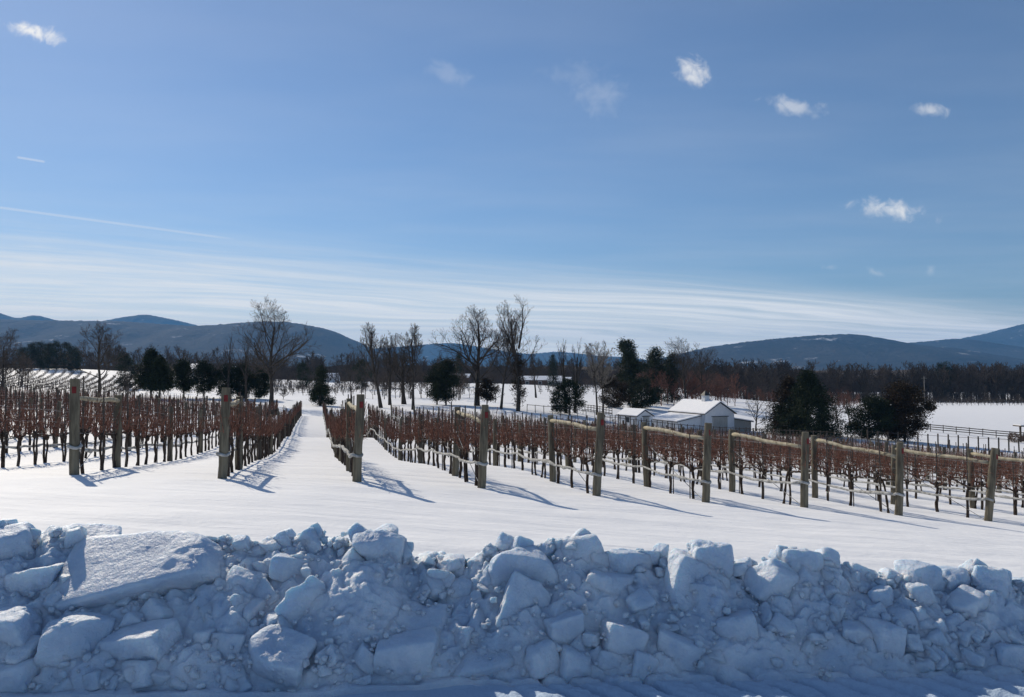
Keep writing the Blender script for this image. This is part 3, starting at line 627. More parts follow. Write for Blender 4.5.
for i, (px, ty, hw) in enumerate([(22, 347, 8), (31, 343, 8), (40, 341, 8), (48, 342, 8), (56, 340, 8), (64, 342, 8), (71, 345, 7), (77, 350, 6)]):
    evergreen(px, 372 + (i % 2), ty, hw + 2, 285 + 6 * (i % 3), 'pine', ['dark pine at the open end of the grove by the hillside vineyard', 'taller dark pine inside the grove below the far ridge', 'dark pine in the middle of the grove', 'spiky dark pine near the grove centre', 'tallest dark pine of the grove', 'dark pine just past the tallest of the grove', 'dark pine before the grove end with drooping boughs', 'small dark pine ending the grove beside the open snow'][i], 50 + i, .03, 330, group=GR, name='pine_tree')
evergreen(151, 399, 351, 14, 112, 'cone', 'tall dark cedar with bare leg over the snow, first of the cedar line', 60, .26, 560)
evergreen(160, 400, 358, 13, 110, 'cone', 'dark cedar leaning close to the tall first one', 61, .28, 480)
evergreen(184, 398, 361, 11, 118, 'round', 'rounded dark cedar on two pale thin trunks', 62, .22, 440)
evergreen(204, 396, 362, 12, 122, 'round', 'rounded dark cedar with one pale trunk next to the end post', 63, .2, 440)
evergreen(226, 397, 365, 13, 124, 'round', 'wide dark cedar partly behind the marked end post', 64, .08, 480)
evergreen(244, 397, 364, 13, 126, 'round', 'shaggy dark cedar under the thin dead tree', 65, .08, 480)
evergreen(259, 397, 368, 10, 128, 'round', 'low dark cedar touching the tall oak trunk', 66, .1, 400)
evergreen(320, 403, 366, 6, 118, 'round', 'narrow dark cedar top standing on a bushy skirt beyond the lane', 67, .3, 170)
evergreen(321, 402, 386, 11, 119, 'low', 'bushy dark evergreen skirt at the head of the snow lane', 68, .1, 340, name='evergreen_bush')
evergreen(437, 403, 364, 11, 126, 'round', 'dark round evergreen nearer the tree clump', 69, .14, 420)
evergreen(446, 403, 360, 14, 124, 'round', 'broad dark evergreen beside the great bare tree', 70, .14, 560)
evergreen(487, 405, 380, 10, 120, 'round', 'small brownish evergreen between two great bare trunks', 71, .3, 320, 'rust_needle')
evergreen(518, 404, 352, 5, 113.6, 'round', 'ivy mass climbing the tall crooked bare tree', 72, .1, 130, 'rust_needle', name='ivy')
evergreen(570, 408, 380, 16, 114, 'low', 'low wide dark evergreen around the dead upright stems', 73, .12, 480)
evergreen(629, 409, 339, 20, 150, 'pine', 'tallest dark pine standing behind the small white shed', 74, .05, 760, name='pine_tree')
evergreen(614, 411, 378, 16, 134, 'round', 'rusty dark cedar at the foot of the tallest pine', 75, .03, 520, 'rust_needle')
evergreen(642, 411, 378, 19, 136, 'round', 'wide black-green cedar just behind the shed roof', 76, .03, 640)
evergreen(655, 404, 347, 15, 162, 'pine', 'dark pine second in height behind the tallest one', 77, .05, 520, name='pine_tree')
evergreen(672, 402, 353, 13, 168, 'pine', 'lower grey-green pine between the two pines and the bare tree', 78, .05, 460, name='pine_tree')
evergreen(808, 437, 372, 34, 103, 'cone', 'large conical dark cedar with pointed top near the barn', 79, .03, 1500)
evergreen(789, 436, 378, 22, 106, 'cone', 'conical cedar merged with the large pointed one on its barn side', 80, .03, 800, 'rust_needle')
evergreen(869, 441, 397, 23, 103, 'round', 'squat black-green cedar between the conical cedar and the open snow', 81, .08, 800)
evergreen(905, 441, 384, 24, 102, 'round', 'tall rounded dark cedar with rusty tint before the board fence', 82, .10, 900, 'rust_needle')
evergreen(893, 440, 390, 16, 104, 'round', 'reddish dark cedar in the middle of the rounded group', 83, .1, 560, 'rust_needle')
evergreen(945, 400, 361, 14, 300, 'pine', 'green pine taller than the bare wood behind the snowfield', 84, .05, 420, name='pine_tree')
evergreen(866, 400, 371, 8, 310, 'cone', 'small dark conifer at the foot of the bare wood', 85, .05, 300, name='pine_tree')
evergreen(459, 388, 352, 7, 250, 'cone', 'distant dark conifer showing above the broad evergreen', 86, .05, 260, name='pine_tree')
evergreen(553, 386, 354, 6, 250, 'cone', 'distant pointed conifer behind the farm buildings', 87, .05, 260, name='pine_tree')
evergreen(125, 384, 354, 14, 190, 'round', 'dark evergreen clump behind the small young bare tree', 88, .03, 480)
evergreen(362, 390, 357, 9, 240, 'round', 'dark distant evergreen beyond the lane end meadow', 89, .03, 320)
evergreen(303, 388, 362, 10, 240, 'round', 'dark distant evergreen between tall oak and lane', 90, .03, 320)

# bare woods along the valley: a mass nobody could count
def lod_tree(seed):
    rs = np.random.default_rng(seed); tr = MB(); o = dict(KINDS['lod']); grow(tr, tr, np.array([0, 0, -.5]), np.array([0, 0, 1.0]), 1.0 * 10, .17, 0, 3, rs, o)
    V, Q = tr.arrays(); V = V / V[:, 2].max(); return V, Q
WT = [lod_tree(500 + q) for q in range(10)]
rw = np.random.default_rng(77)
def woods(name, spans, m):
    b = MB()
    for (p0, p1, d0, d1, h0, h1, n) in spans:
        for _ in range(n):
            px = rw.uniform(p0, p1); d = rw.uniform(d0, d1); x = (px - 512) / F_ * d; z = tz(x, d); h = rw.uniform(h0, h1)
            wdt = h * rw.uniform(.8, 1.3); place_arrays(b, WT[rw.integers(10)], x, d, z, rw.uniform(0, 6.28), (wdt, wdt, h))
    tag(b.build(name, m), kind='stuff')
woods('bare_woods', [(690, 1075, 282, 330, 11, 16.5, 330), (690, 1075, 276, 330, 3, 7, 420), (620, 800, 240, 300, 9, 14, 110), (800, 1075, 268, 284, 1.5, 4, 420)], M['wood_twig'])
woods('bare_woods', [(405, 620, 340, 400, 8, 14, 170), (400, 620, 330, 390, 3, 6, 200), (-60, 125, 330, 390, 9, 15, 110), (-60, 400, 330, 400, 3, 6, 200), (120, 400, 330, 420, 8, 14.5, 210), (140, 400, 235, 300, 3.5, 8, 150), (365, 470, 150, 200, 3.5, 7.5, 46), (470, 640, 300, 330, 4, 8, 90), (130, 262, 150, 210, 3, 6.5, 46), (255, 350, 200, 235, 1.5, 4, 50), (-60, 30, 150, 230, 5, 9, 24)], M['wood_twig'])
woods('reddish_thicket', [(640, 735, 150, 215, 4, 7.5, 70), (735, 860, 205, 235, 2.5, 4.5, 50)], M['red_twig'])
# continuous forest roof farther off, down to the feet of the hills
xs = np.linspace(-2600, 2600, 420); ys = np.concatenate([np.linspace(400, 700, 46), np.linspace(715, 3600, 60)])
XX, YY = np.meshgrid(xs, ys); wave = fbm(XX / 26, YY / 26, 3)
ZZ = terrain(XX, YY, False) + np.where(YY < 401, -1, 8.5 + 3.5 * wave + 2.2 * fbm(XX / 220, YY / 300, 2))
i = np.arange(len(ys) - 1)[:, None] * len(xs); j = np.arange(len(xs) - 1)[None]
Q = np.stack([i + j, i + j + 1, i + len(xs) + j + 1, i + len(xs) + j], -1).reshape(-1, 4)
tag(link('distant_forest', mesh_np('distant_forest', np.stack([XX, YY, ZZ], -1).reshape(-1, 3), Q, M['canopy'], False)), kind='stuff')

# vineyards far off, seen as strips of dots
def far_vineyard(name, corners, rows, step, h):
    b = MB(); c = [P(*q) for q in corners]
    for i in range(rows):
        f = i / max(rows - 1, 1); a = c[0].lerp(c[3], f); e = c[1].lerp(c[2], f); L = math.hypot(e.x - a.x, e.y - a.y); n = max(2, int(L / step))
        for j in range(n):
            t = (j + rw.uniform(-.2, .2)) / n; x, y = a.x + (e.x - a.x) * t, a.y + (e.y - a.y) * t; z = tz(x, y); hh = h * rw.uniform(.75, 1.1)
            b.tube([(x, y, z - .1), (x + rw.normal(0, .06), y, z + hh * .5), (x + rw.normal(0, .1), y, z + hh)], [.05, .07, .03], 4, False)
            b.tube([(x - .6, y, z + hh * .55), (x, y, z + hh * .5), (x + .6, y, z + hh * .6)], .045, 3, False)
            for _ in range(3): xo = rw.uniform(-.6, .6); b.tube([(x + xo, y, z + hh * .5), (x + xo + rw.normal(0, .15), y, z + hh)], .035, 3, False)
    tag(b.build(name, M['wood_twig']), kind='stuff')
far_vineyard('hillside_vines', [(-70, 392, 135), (10, 372, 285), (150, 374, 270), (128, 392, 140)], 18, 3.6, 1.25)
far_vineyard('meadow_vines', [(268, 393, 185), (368, 392, 190), (372, 388, 240), (270, 388, 235)], 7, 2.0, 1.7)
far_vineyard('valley_vines', [(712, 404, 225), (850, 405, 225), (850, 402, 255), (712, 401, 255)], 9, 1.9, 1.7)
far_vineyard('snowfield_vines', [(905, 405, 238), (1060, 407, 232), (1060, 403, 268), (905, 401, 272)], 10, 1.8, 1.8)
far_vineyard('paddock_vines', [(540, 394, 195), (622, 395, 195), (622, 390, 250), (540, 389, 250)], 6, 2.2, 1.5)

# ------------------------------------------------------------------ fences
def fence(name, ends, n, h, rails, label, m='fence', pr=.055, rr=(.03, .14)):
    a, e = P(*ends[0]), P(*ends[1]); x, y = a.x, a.y; z = tz(x, y); t = thing(name, (x, y, z), label, 'fence')
    pts = []
    for i in range(n):
        f = i / (n - 1); u, v = a.x + (e.x - a.x) * f, a.y + (e.y - a.y) * f; pts.append((u - x, v - y, tz(u, v) - z))
        b = MB(); hh = h * rng.uniform(.96, 1.05); b.tube([(*pts[-1][:2], pts[-1][2] - .1), (pts[-1][0] + rng.normal(0, .02), pts[-1][1], pts[-1][2] + hh)], pr, 7); b.build('post', M[m], t)
    az = math.atan2(e.y - a.y, e.x - a.x)
    for hz in rails:
        b = MB()
        for p, q in zip(pts[:-1], pts[1:]):
            dzz = rng.normal(0, .02); L = Vector(q) - Vector(p); up = Vector((0, 0, rr[1] / 2)); o = Vector((math.sin(az), -math.cos(az), 0)) * (pr + .004); th_ = Vector((math.sin(az), -math.cos(az), 0)) * rr[0]
            p_ = Vector(p) + Vector((0, 0, hz + dzz)) + o; q_ = Vector(q) + Vector((0, 0, hz - dzz)) + o
            b.poly_prism([p_ - up, q_ - up, q_ + up, p_ + up], th_)
        b.build('rail', M[m], t)
    return t
fence('board_fence', ((918, 433, 124), (1052, 442, 116)), 11, 1.25, (.42, .78, 1.12), 'dark three-board fence crossing the snow beyond the rounded cedars')
fence('paddock_fence', ((527, 411, 112), (612, 414, 110)), 11, 1.25, (1.15,), 'thin post-and-rail paddock fence beside the low wide evergreen', pr=.05, rr=(.03, .08))
fence('paddock_fence', ((585, 409, 122), (612, 410, 120)), 10, 1.2, (.35, .75, 1.1), 'short dense dark gate-like fence under the pale birches', rr=(.03, .09))
fence('paddock_fence', ((600, 423, 101), (668, 433, 97)), 14, 1.5, (1.2,), 'pale post fence running past the small white shed', pr=.06, rr=(.03, .07))
fence('barnyard_fence', ((668, 433, 98), (862, 446, 94)), 30, 1.25, (.6, 1.12), 'long thin barnyard fence in front of the white barn', pr=.05, rr=(.03, .07))
fence('yard_fence', ((868, 447, 93), (1060, 456, 92)), 20, 1.7, (1.5,), 'row of dark posts with one wire rail below the cedar shadows', pr=.085, rr=(.02, .04))

# ------------------------------------------------------------------ buildings
def gable_house(name, loc, rz, L, W, hw, hr, wall, label, cat, snow=.16, over=.28, door=None, windows=(), lean_l=None, lean_r=None, cupola=None, gable_m=None):
    """ridge runs along local x from the front gable at x=0 to x=-L; left side is +y"""
    t = thing(name, loc, label, cat, None, rz); b = MB()
    b.poly_prism([(0, -W / 2, -.4), (0, W / 2, -.4), (0, W / 2, hw), (0, 0, hr), (0, -W / 2, hw)], (-L, 0, 0)); wl = b.build('wall', M[wall], t)
    rf = MB(); sn = MB(); sl = (hr - hw) / (W / 2)
    for s in (-1, 1):
        ey = s * (W / 2 + over); ez = hw - sl * over
        for mb, o, th, trim in ((rf, .02, .10, 0), (sn, .124, snow, .05)):
            q = [(over - trim, 0.0, hr + o), (over - trim, ey - s * trim, ez + o), (-L - over + trim, ey - s * trim, ez + o), (-L - over + trim, 0.0, hr + o)]
            mb.poly_prism(q if s > 0 else q[::-1], (0, 0, th))
    r = rf.build('roof', M['dark'], t); sn.build('roof_snow', M['roof_snow'], r)
    for (x0, side, z0, w, h) in windows:
        b = MB(); f = MB()
        if side == 0: c, sz, sf = (.03, x0, z0), (.06, w, h), (.04, w + .2, h + .2)
        else: c, sz, sf = (x0, side * (W / 2 + .03), z0), (w, .06, h), (w + .2, .04, h + .2)
        f.box(c, sf); fo = f.build('window', M['white_wall'] if wall != 'white_wall' else M['dark'], t); b.box(c, sz); b.build('pane', M['glass'], fo)
    if door:
        y0, w, h = door; b = MB(); b.box((.04, y0, h / 2), (.07, w, h)); dd = b.build('door', M['grey_wall'] if wall == 'white_wall' else M['dark'], t)
        b = MB(); b.box((.06, y0, h + .05), (.10, w + .4, .1)); b.build('door_track', M['dark'], t)
    for s, ln in ((1, lean_l), (-1, lean_r)):
        if not ln: continue
        x0, x1, wd, zt, ze, wm = ln; ya, yb = s * (W / 2 + .004), s * (W / 2 + wd); b = MB()
        q = [(x1, ya, -.4), (x1, yb, -.4), (x1, yb, ze), (x1, ya, zt)]; b.poly_prism(q, (x0 - x1, 0, 0)); b.build('lean_to', M[wm], t)
        yo = s * (W / 2 + wd + .35); zo = ze - (zt - ze) / wd * .35
        b = MB(); q = [(x1 + .25, ya, zt + .02), (x1 + .25, yo, zo + .02), (x0 - .25, yo, zo + .02), (x0 - .25, ya, zt + .02)]; b.poly_prism(q if s > 0 else q[::-1], (0, 0, .09)); lr = b.build('lean_to_roof', M['dark'], t)
        b = MB(); q = [(x1 + .2, ya, zt + .114), (x1 + .2, yo - s * .05, zo + .114), (x0 - .2, yo - s * .05, zo + .114), (x0 - .2, ya, zt + .114)]; b.poly_prism(q if s > 0 else q[::-1], (0, 0, snow)); b.build('roof_snow', M['roof_snow'], lr)
    if cupola:
        xc, sz = cupola; b = MB(); b.box((xc, 0, hr + sz * .55), (sz, sz, sz * 1.3)); cu = b.build('cupola', M[wall], t)
        b = MB(); zt = hr + sz * 1.2; e = sz * .68; b.add([(xc - e, -e, zt), (xc + e, -e, zt), (xc + e, e, zt), (xc - e, e, zt), (xc, 0, zt + sz * .95)], [(0, 1, 4, -1), (1, 2, 4, -1), (2, 3, 4, -1), (3, 0, 4, -1), (0, 3, 2, 1)]); b.build('cupola_roof', M['dark'], cu)
    return t
def bld(px, by, d): x, y, z = base_at(px, by, d); return (x, y, z)
gable_house('barn', bld(720, 432, 108), R(-68), 8.8, 5.1, 2.9, 4.45, 'white_wall', 'white barn with snow-covered gable roof, side lean-tos and a small cupola', 'barn', door=(0, 2.6, 2.4), windows=((-2.5, -1, 1.8, .9, .9), (-5.5, -1, 1.8, .9, .9)),
            lean_r=(-8.2, -1.0, 4.0, 2.5, 1.75, 'white_wall'), lean_l=(-6.5, -.6, 3.6, 2.0, 1.45, 'grey_wall'), cupola=(-3.4, .8))
gable_house('shed', bld(645, 428, 100), R(-60), 4.2, 2.7, 1.75, 2.5, 'white_wall', 'small white shed with snowy roof before the dark cedars', 'shed', snow=.12, over=.18, door=(.2, 1.0, 1.7), windows=((-2, -1, 1.2, .5, .5),))
gable_house('farm_building', bld(562, 386, 285), R(-12), 17, 6.5, 2.3, 3.7, 'brown_wall', 'long low brown farm building with snowy roof in the valley', 'building', door=(0, 2, 2), windows=((-3, -1, 1.3, 1.2, 1), (-8, -1, 1.3, 1.2, 1), (-13, -1, 1.3, 1.2, 1)))
gable_house('farm_building', bld(571, 387, 270), R(-15), 8, 5.5, 2.0, 3.3, 'white_wall', 'white outbuilding beside the long low brown farm building', 'building', door=(0, 1.6, 1.8), windows=((-4, -1, 1.2, 1, .8),))
gable_house('farm_building', bld(470, 382, 330), R(-8), 9, 6, 2.6, 4.0, 'brown_wall', 'dark house with snowy roof glimpsed past the great bare tree', 'building', windows=((-3, -1, 1.4, 1, 1), (-6, -1, 1.4, 1, 1)))
gable_house('farmhouse', bld(203, 371, 318), R(-10), 8, 6, 3.2, 5.2, 'grey_wall', 'far farmhouse with snowy roof above the cedar line', 'house', windows=((-2.5, -1, 1.7, .9, 1.1), (-5.5, -1, 1.7, .9, 1.1)))
gable_house('farmhouse', bld(243, 370, 322), R(8), 8, 6, 3.2, 5.2, 'white_wall', 'far white farmhouse showing between the thin dead trees', 'house', windows=((-2.5, -1, 1.7, .9, 1.1), (-5.5, -1, 1.7, .9, 1.1)))
gable_house('farmhouse', bld(338, 377, 320), R(-14), 5.5, 4, 2.2, 3.8, 'white_wall', 'far small white house past the end of the snow lane', 'house', windows=((-2.5, -1, 1.3, .8, .9),))

# utility pole, roofed shelter and round bush at the snowfield
x, y, z = base_at(924.5, 401, 262); t = thing('utility_pole', (x, y, z), 'thin pale utility pole before the bare wood', 'utility pole')
b = MB(); b.tube([(0, 0, -.3), (0, 0, 9.4)], [.14, .10], 8); b.build('pole', M['rough_pole'], t); b = MB(); b.box((0, 0, 8.8), (1.8, .1, .12)); b.build('crossarm', M['rough_pole'], t)
x, y, z = base_at(1020.5, 436, 113); t = thing('shelter', (x, y, z), 'small roofed wooden shelter at the frame edge beside a round bush', 'shelter')
for u in (0, 1.9): b = MB(); b.box((u, 0, 1.1), (.2, .2, 2.6)); b.build('post', M['fence'], t)
b = MB(); b.box((.95, 0, 2.49), (3.0, 1.8, .16)); r = b.build('roof', M['fence'], t); b = MB(); b.box((.95, 0, 2.635), (2.9, 1.7, .12)); b.build('roof_snow', M['roof_snow'], r)
b = MB(); b.box((.95, 0, .55), (1.69, .08, .9)); b.build('side_panel', M['brown_wall'], t)
x, y, z = base_at(1014.5, 436, 112); rs = np.random.default_rng(3); b = MB()
for _ in range(420):
    v = unit(rs.normal(0, 1, 3)); r0 = rs.uniform(.35, 1.0) ** .5; c = v * np.array([.88, .88, .72]) * r0 + [0, 0, .74]; c[2] = max(c[2], .05)
    dv = unit(v + rs.normal(0, .5, 3)) * .24; b.tube([c - dv * .5, c + dv * .5 + rs.normal(0, .03, 3), c + dv], [.022, .018, .010], 3, False)
t = thing('shrub', (x, y, z), 'round brown shrub on the snow beside the roofed shelter', 'shrub'); b.build('twigs', M['bush'], t)
b = MB(); b.tube([(0, 0, -.1), (.05, 0, .7)], [.06, .04], 6); b.build('stem', M['tree_bark'], t)
# ------------------------------------------------------------------ the ploughed snow bank beside the road
CREST = np.array([(-400, 545), (-200, 530), (-80, 535), (0, 527), (22, 526), (40, 540), (55, 528), (75, 530), (100, 543), (140, 541), (200, 542), (225, 536), (245, 540), (262, 546), (280, 539), (310, 534), (350, 532), (385, 527), (395, 531), (405, 545), (415, 556), (430, 553), (450, 559),
    (470, 563), (490, 547), (520, 543), (550, 546), (565, 539), (580, 537), (600, 549), (620, 554), (640, 549), (660, 557), (690, 546), (705, 542), (720, 547), (735, 562), (760, 565), (775, 553), (800, 551), (815, 557), (830, 561), (850, 571), (870, 566), (885, 573), (905, 567), (920, 564), (935, 575),
    (960, 574), (980, 569), (1000, 576), (1024, 582), (1150, 590), (1300, 580), (1500, 595)], float)
def foot_d(px): return np.interp(px, [0, 330, 480, 1024], [3.72, 3.75, 3.90, 4.03])
def foot_y(px): return 372 + 1.6 / foot_d(px) * F_
def crest_d(px): return np.interp(px, [0, 400, 1024], [4.50, 4.48, 4.43])
def bank_y(px, t): return foot_y(px) + (np.interp(px, CREST[:, 0], CREST[:, 1]) + 7 - foot_y(px)) * t
def bank_point(px, py):
    """where the sight line through a pixel meets the bank's face"""
    cy = float(np.interp(px, CREST[:, 0], CREST[:, 1])) + 7; fy = float(foot_y(px)); t = (fy - py) / (fy - cy); cd = float(crest_d(px)); fd = float(foot_d(px)); tt = min(max(t, -.25), 1.1)
    return P(px, py, fd + (cd - fd) * (np.sign(tt) * abs(tt) ** 1.45)), tt
_g3 = np.random.default_rng(9).normal(size=(32, 32, 32, 3)); _g3 /= np.linalg.norm(_g3, axis=3)[..., None]
def pn3(p):
    i = np.floor(p).astype(int); f = p - i; w = f ** 3 * (f * (f * 6 - 15) + 10); out = 0
    for a in (0, 1):
        for b in (0, 1):
            for c in (0, 1):
                gr = _g3[(i[:, 0] + a) % 32, (i[:, 1] + b) % 32, (i[:, 2] + c) % 32]; d = f - np.array([a, b, c])
                out = out + (gr * d).sum(1) * (w[:, 0] if a else 1 - w[:, 0]) * (w[:, 1] if b else 1 - w[:, 1]) * (w[:, 2] if c else 1 - w[:, 2])
    return out
def fbm3(p, o=4): return sum(pn3(p * 2 ** k + 5.1 * k) / 2 ** k for k in range(o))
def ico(n):
    bm = bmesh.new(); bmesh.ops.create_icosphere(bm, subdivisions=n, radius=1); V = np.array([v.co[:] for v in bm.verts]); F = np.array([[v.index for v in f.verts] for f in bm.faces]); bm.free(); return V, F
ICO = {n: ico(n) for n in (2, 3, 4, 5, 6)}
def chunk_arrays(seed, lev, size, cuts=4, p=18, rough=.05, fine=.012):
    """a broken lump of packed snow: a box with random faces cut off, rounded edges and a crumbly skin"""
    rs = np.random.default_rng(seed); D, F = ICO[lev]; D = D / np.linalg.norm(D, axis=1)[:, None]
    N = [np.array(v, float) + rs.normal(0, .10, 3) for v in ((1, 0, 0), (-1, 0, 0), (0, 1, 0), (0, -1, 0), (0, 0, 1), (0, 0, -1))]; Hh = list(rs.uniform(.82, 1.0, 6))
    for _ in range(cuts): N.append(rs.normal(0, 1, 3)); Hh.append(rs.uniform(.78, 1.12))
    N = np.array(N); N /= np.linalg.norm(N, axis=1)[:, None]
    q = np.clip(D @ N.T, 0, None) / np.array(Hh); r = (q ** p).sum(1) ** (-1 / p)
    V = D * r[:, None] * np.asarray(size) / 2; m = float(np.min(size)); s = rs.uniform(0, 20, 3)
    L = float(np.max(size))
    disp = rough * L * fbm3(V / (L * .45) + s, 3) + fine * (fbm3(V / .12 + s, 2) * .9 + fbm3(V / .05 + s, 3) * .6 + np.maximum(fbm3(V / .022 + s, 2), 0) * .55)
    ln = np.linalg.norm(V, axis=1)[:, None]
    crumb = np.clip(fbm3(V / (L * .6) + s + 9, 2) * 2.2 + .25, .25, 1)
    return V + V / (ln + 1e-9) * (disp * (crumb if fine else 1))[:, None], F

# the bank itself
xs = np.concatenate([np.linspace(-9, -3.2, 110)[:-1], np.linspace(-3.2, 3.4, 640), np.linspace(3.4, 9, 110)[1:]]); ts = np.concatenate([np.linspace(-.16, 1.0, 140), np.linspace(1.02, 4.6, 60)])
T, XX = np.meshgrid(ts, xs, indexing='ij'); PX = 512 + F_ * XX / 4.2; CD = crest_d(PX); FD = foot_d(PX); DD = FD + (CD - FD) * T
PX = 512 + F_ * XX / DD; tc_ = np.clip(T, 0, 1); yy = bank_y(PX, tc_ ** (1 / 1.45)); Dc = np.minimum(DD, CD)
zz = CAM_Z + (372 - yy) / F_ * np.where(T < 0, FD, Dc) ; gz = terrain(XX, DD)
zz = np.where(T < 0, gz + .02, zz)
back = smooth01(T, 1.0, 3.6); zz = zz * (1 - back) + (gz - .05) * back
pp = np.stack([XX.ravel(), DD.ravel(), zz.ravel()], 1)
lump = (-.02 + .10 * fbm3(pp / .34, 3) + .075 * np.abs(fbm3(pp / .13 + 3, 3)) + .014 * fbm3(pp / .035, 2)).reshape(T.shape)
amp = smooth01(T, -.12, .12) * (1 - .75 * smooth01(T, 1.3, 3)); zz = zz + lump * amp; YY_ = DD - .06 * fbm3(pp / .2 + 8, 3).reshape(T.shape) * amp
zz = np.where(T < -.08, np.minimum(zz, gz - .02 + .03 * (T + .16) / .08), zz); zz[-1] = gz[-1] - .1; zz[0] = gz[0] - .06
n0, n1 = T.shape; i = np.arange(n0 - 1)[:, None] * n1; j = np.arange(n1 - 1)[None]
Q = np.stack([i + j, i + j + 1, i + n1 + j + 1, i + n1 + j], -1).reshape(-1, 4)
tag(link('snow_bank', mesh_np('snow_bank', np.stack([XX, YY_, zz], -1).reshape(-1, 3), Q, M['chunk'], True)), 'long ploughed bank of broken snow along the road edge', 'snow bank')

# the big pieces one can point at: pixel box, depth share, cuts, tilt (rx, ry, rz), label
BIG = [
    ((84, 534, 228, 606), .55, 2, (26, -11, 4), 'largest tilted snow slab lying on the bank crest with shaded top', .42),
    ((38, 525, 116, 585), .9, 4, (14, 12, 26), 'big dark snow block leaning behind the largest tilted slab', None),
    ((-8, 524, 38, 572), .9, 4, (10, -10, 30), 'rounded snow lump at the frame edge on the crest', None),
    ((2, 566, 58, 604), .8, 3, (4, -5, 10), 'snow block with frosty lit top below the crest by the frame edge', None),
    ((-12, 601, 48, 662), .8, 3, (12, -8, -14), 'thick snow slab with bright crusty top at the frame edge', None),
    ((44, 612, 106, 678), .7, 5, (-20, 14, 24), 'large smooth snow block standing under the tilted slab', None),
    ((-10, 660, 38, 694), .8, 3, (5, 4, 0), 'low snow slab at the foot of the bank by the frame edge', None),
    ((104, 628, 172, 672), .7, 4, (14, -12, -10), 'wide snow block under the overhang of the largest slab', None),
    ((226, 572, 264, 606), .8, 4, (12, 24, 10), 'snow wedge with a sloping lit edge beside the diamond plate', None),
    ((281, 578, 340, 634), .45, 3, (-22, 42, 12), 'diamond-shaped snow plate standing on its corner', .3),
    ((238, 634, 316, 684), .6, 4, (20, 14, -12), 'snow wedge with a bright cut edge at the foot of the bank', None),
    ((270, 552, 312, 584), .8, 4, (6, 22, 12), 'snow block with crumbled lit top above the diamond plate', None),
    ((366, 600, 454, 646), .85, 2, (24, 3, -10), 'flat-topped snow slab jutting from the bank foot', .30),
    ((372, 634, 440, 682), .7, 3, (0, 0, 12), 'squared snow block carrying the flat-topped slab', None),
    ((438, 634, 520, 684), .8, 2, (30, -8, 16), 'flat snow slab with one bright scraped streak', .28),
    ((488, 545, 566, 602), .7, 5, (8, 12, 6), 'large rounded snow mass under the crest gap', None),
    ((498, 576, 550, 642), .4, 4, (-24, 28, 10), 'pointed snow plate hanging below the rounded mass', .3),
    ((580, 568, 628, 614), .7, 3, (4, 14, -16), 'cracked snow block with one sharp lit corner', None),
    ((600, 548, 648, 586), .8, 5, (0, 10, 20), 'crusted snow lump on the crest beside the sharp corner block', None),
    ((560, 533, 604, 572), .8, 5, (0, -6, 0), 'highest snow lump in the middle of the crest', None),
    ((546, 614, 584, 642), .8, 1, (8, -8, 14), 'brick-like snow block in the face of the bank', None),
    ((600, 620, 642, 664), .7, 4, (-10, 18, 8), 'smooth many-sided snow block low in the bank', None),
    ((558, 650, 594, 682), .8, 3, (8, 12, 22), 'cube-like snow block at the bank foot', None),
    ((518, 640, 558, 676), .8, 3, (-14, -14, 24), 'snow block beside the cube-like one', None),
    ((628, 652, 660, 684), .8, 4, (0, 12, 14), 'rough snow lump at the foot near the track marks', None),
    ((656, 552, 732, 624), .45, 4, (-26, 22, 8), 'broad smooth snow plate leaning high on the bank', .35),
    ((654, 634, 708, 678), .7, 4, (6, 12, -10), 'snow block with a bright nub on top', None),
    ((690, 540, 732, 582), .8, 5, (0, 0, 0), 'round snow lump crowning the broad smooth plate', None),
    ((750, 560, 800, 612), .7, 4, (10, 26, 14), 'snow block slanting from the crest past the dip', None),
    ((866, 620, 902, 674), .75, 1, (-5, 2, 8), 'upright brick-shaped snow block', None),
    ((838, 622, 872, 652), .8, 3, (6, 8, 0), 'lit-topped snow block against the upright brick-shaped one', None),
    ((868, 586, 896, 620), .8, 6, (0, 0, 0), 'egg-shaped snow lump above the upright brick', None),
    ((948, 588, 990, 630), .7, 4, (8, -24, 16), 'snow wedge with sunlit upper face', None),
    ((972, 566, 1014, 622), .7, 5, (0, 6, 10), 'tall rounded snow mass on the crest end', None),
    ((936, 566, 976, 600), .8, 5, (0, 0, 20), 'domed snow lump beside the tall rounded mass', None),
    ((900, 560, 938, 592), .8, 5, (0, -6, 8), 'snow cone poking above the crest before the end', None),
    ((772, 548, 822, 582), .8, 5, (0, 4, 12), 'snow lump with two knobs on the crest', None),
    ((988, 640, 1030, 680), .8, 4, (0, 6, 10), 'smooth snow block at the frame edge by the track marks', None),
    ((706, 612, 760, 660), .7, 4, (-8, -10, 6), 'half-buried broad snow block between plate and bright nub block', None),
    ((352, 528, 404, 572), .85, 5, (0, 5, 10), 'jagged snow peak highest on the crest before the gap', None),
]
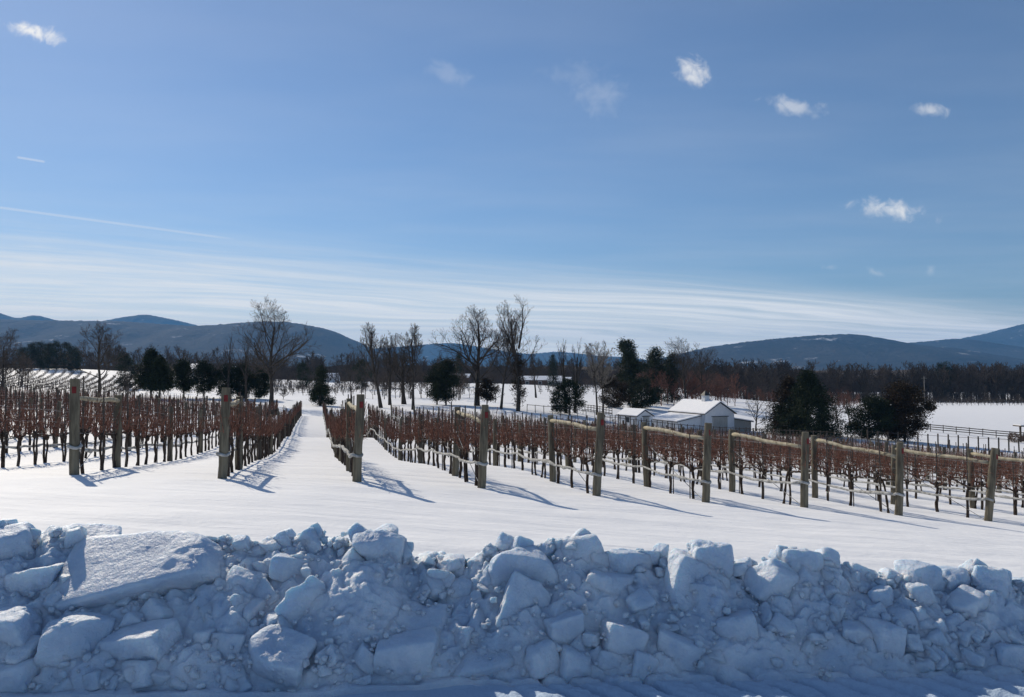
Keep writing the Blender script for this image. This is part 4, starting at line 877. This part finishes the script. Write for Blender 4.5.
for q, (bx, dep, cuts, tilt, lab, thick) in enumerate(BIG):
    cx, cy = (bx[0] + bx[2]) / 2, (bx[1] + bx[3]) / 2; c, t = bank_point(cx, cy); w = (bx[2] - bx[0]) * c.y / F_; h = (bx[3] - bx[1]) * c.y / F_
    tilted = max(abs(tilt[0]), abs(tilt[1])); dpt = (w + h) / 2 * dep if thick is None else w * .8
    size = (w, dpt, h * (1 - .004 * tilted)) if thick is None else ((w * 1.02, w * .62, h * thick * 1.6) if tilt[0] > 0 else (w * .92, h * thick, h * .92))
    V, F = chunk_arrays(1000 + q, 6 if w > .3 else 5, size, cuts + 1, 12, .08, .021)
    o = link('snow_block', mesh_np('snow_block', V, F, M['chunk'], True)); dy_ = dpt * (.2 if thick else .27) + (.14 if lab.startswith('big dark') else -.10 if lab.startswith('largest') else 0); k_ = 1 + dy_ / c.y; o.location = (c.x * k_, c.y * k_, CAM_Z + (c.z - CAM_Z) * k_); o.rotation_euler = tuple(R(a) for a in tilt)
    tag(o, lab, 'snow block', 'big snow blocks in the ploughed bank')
# middling chunks, alike enough to share a label
rc = np.random.default_rng(31)
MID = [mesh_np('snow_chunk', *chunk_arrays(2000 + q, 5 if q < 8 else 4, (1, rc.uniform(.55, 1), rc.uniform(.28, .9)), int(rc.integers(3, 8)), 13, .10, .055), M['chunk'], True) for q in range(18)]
def taken(px, py): return any(b[0] - 2 < px < b[2] + 2 and b[1] + 4 < py < b[3] - 2 for b, *_ in BIG)
def drop_chunk(px, py, wpx, sink=.36):
    c, t = bank_point(px, py); s = wpx * c.y / F_; o = link('snow_chunk', MID[rc.integers(len(MID))]); k_ = 1 + s * sink / c.y; o.location = (c.x * k_, c.y * k_, CAM_Z + (c.z - CAM_Z) * k_); o.scale = (s, s, s)
    o.rotation_euler = (rc.normal(.1, .6), rc.normal(0, .6), rc.uniform(0, 6.28))
    tag(o, 'middling broken snow chunk lodged among the larger blocks of the bank', 'snow chunk', 'broken snow chunks in the ploughed bank')
n = 0; tries = 0
while n < 125 and tries < 4000:
    tries += 1; px = rc.uniform(-12, 1036); cy = float(np.interp(px, CREST[:, 0], CREST[:, 1])); py = cy + 6 + (foot_y(px) - 4 - cy) * rc.uniform(0, 1)
    if taken(px, py): continue
    drop_chunk(px, py, rc.uniform(13, 42)); n += 1
for px in np.arange(-10, 1036, 6.2):
    a = px + rc.normal(0, 4); drop_chunk(a, float(np.interp(a, CREST[:, 0], CREST[:, 1])) + rc.uniform(-1, 12), rc.choice([6, 8, 10, 13, 17, 24]) * rc.uniform(.8, 1.2), .1)
# crumbs filling the gaps: too many to count
RB = [chunk_arrays(3000 + q, 3, (1, rc.uniform(.6, 1), rc.uniform(.5, 1)), 6, 6, .12, 0) for q in range(14)]
mb = MB()
for _ in range(1500):
    px = rc.uniform(-60, 1084); cy = float(np.interp(px, CREST[:, 0], CREST[:, 1])); u = rc.uniform(0, 1) ** 1.5; py = cy + 2 + (foot_y(px) + 12 - cy) * u
    c, t = bank_point(px, py); s = float(np.clip(rc.lognormal(-3.75, .5), .008, .07)); V, F = RB[rc.integers(len(RB))]
    if py > foot_y(px) - 2: c.z = tz(c.x, c.y) + s * .15
    a, b_, g_ = rc.uniform(0, 6.28, 3); ca, sa, cb, sb = math.cos(a), math.sin(a), math.cos(b_), math.sin(b_)
    Rm = np.array([[ca, -sa, 0], [sa, ca, 0], [0, 0, 1]]) @ np.array([[1, 0, 0], [0, cb, -sb], [0, sb, cb]]); mb.add((V * s) @ Rm.T + [c.x, c.y + rc.uniform(-.25, .5) * s, c.z], F)
tag(mb.build('snow_rubble', M['chunk'], None, True), kind='stuff')
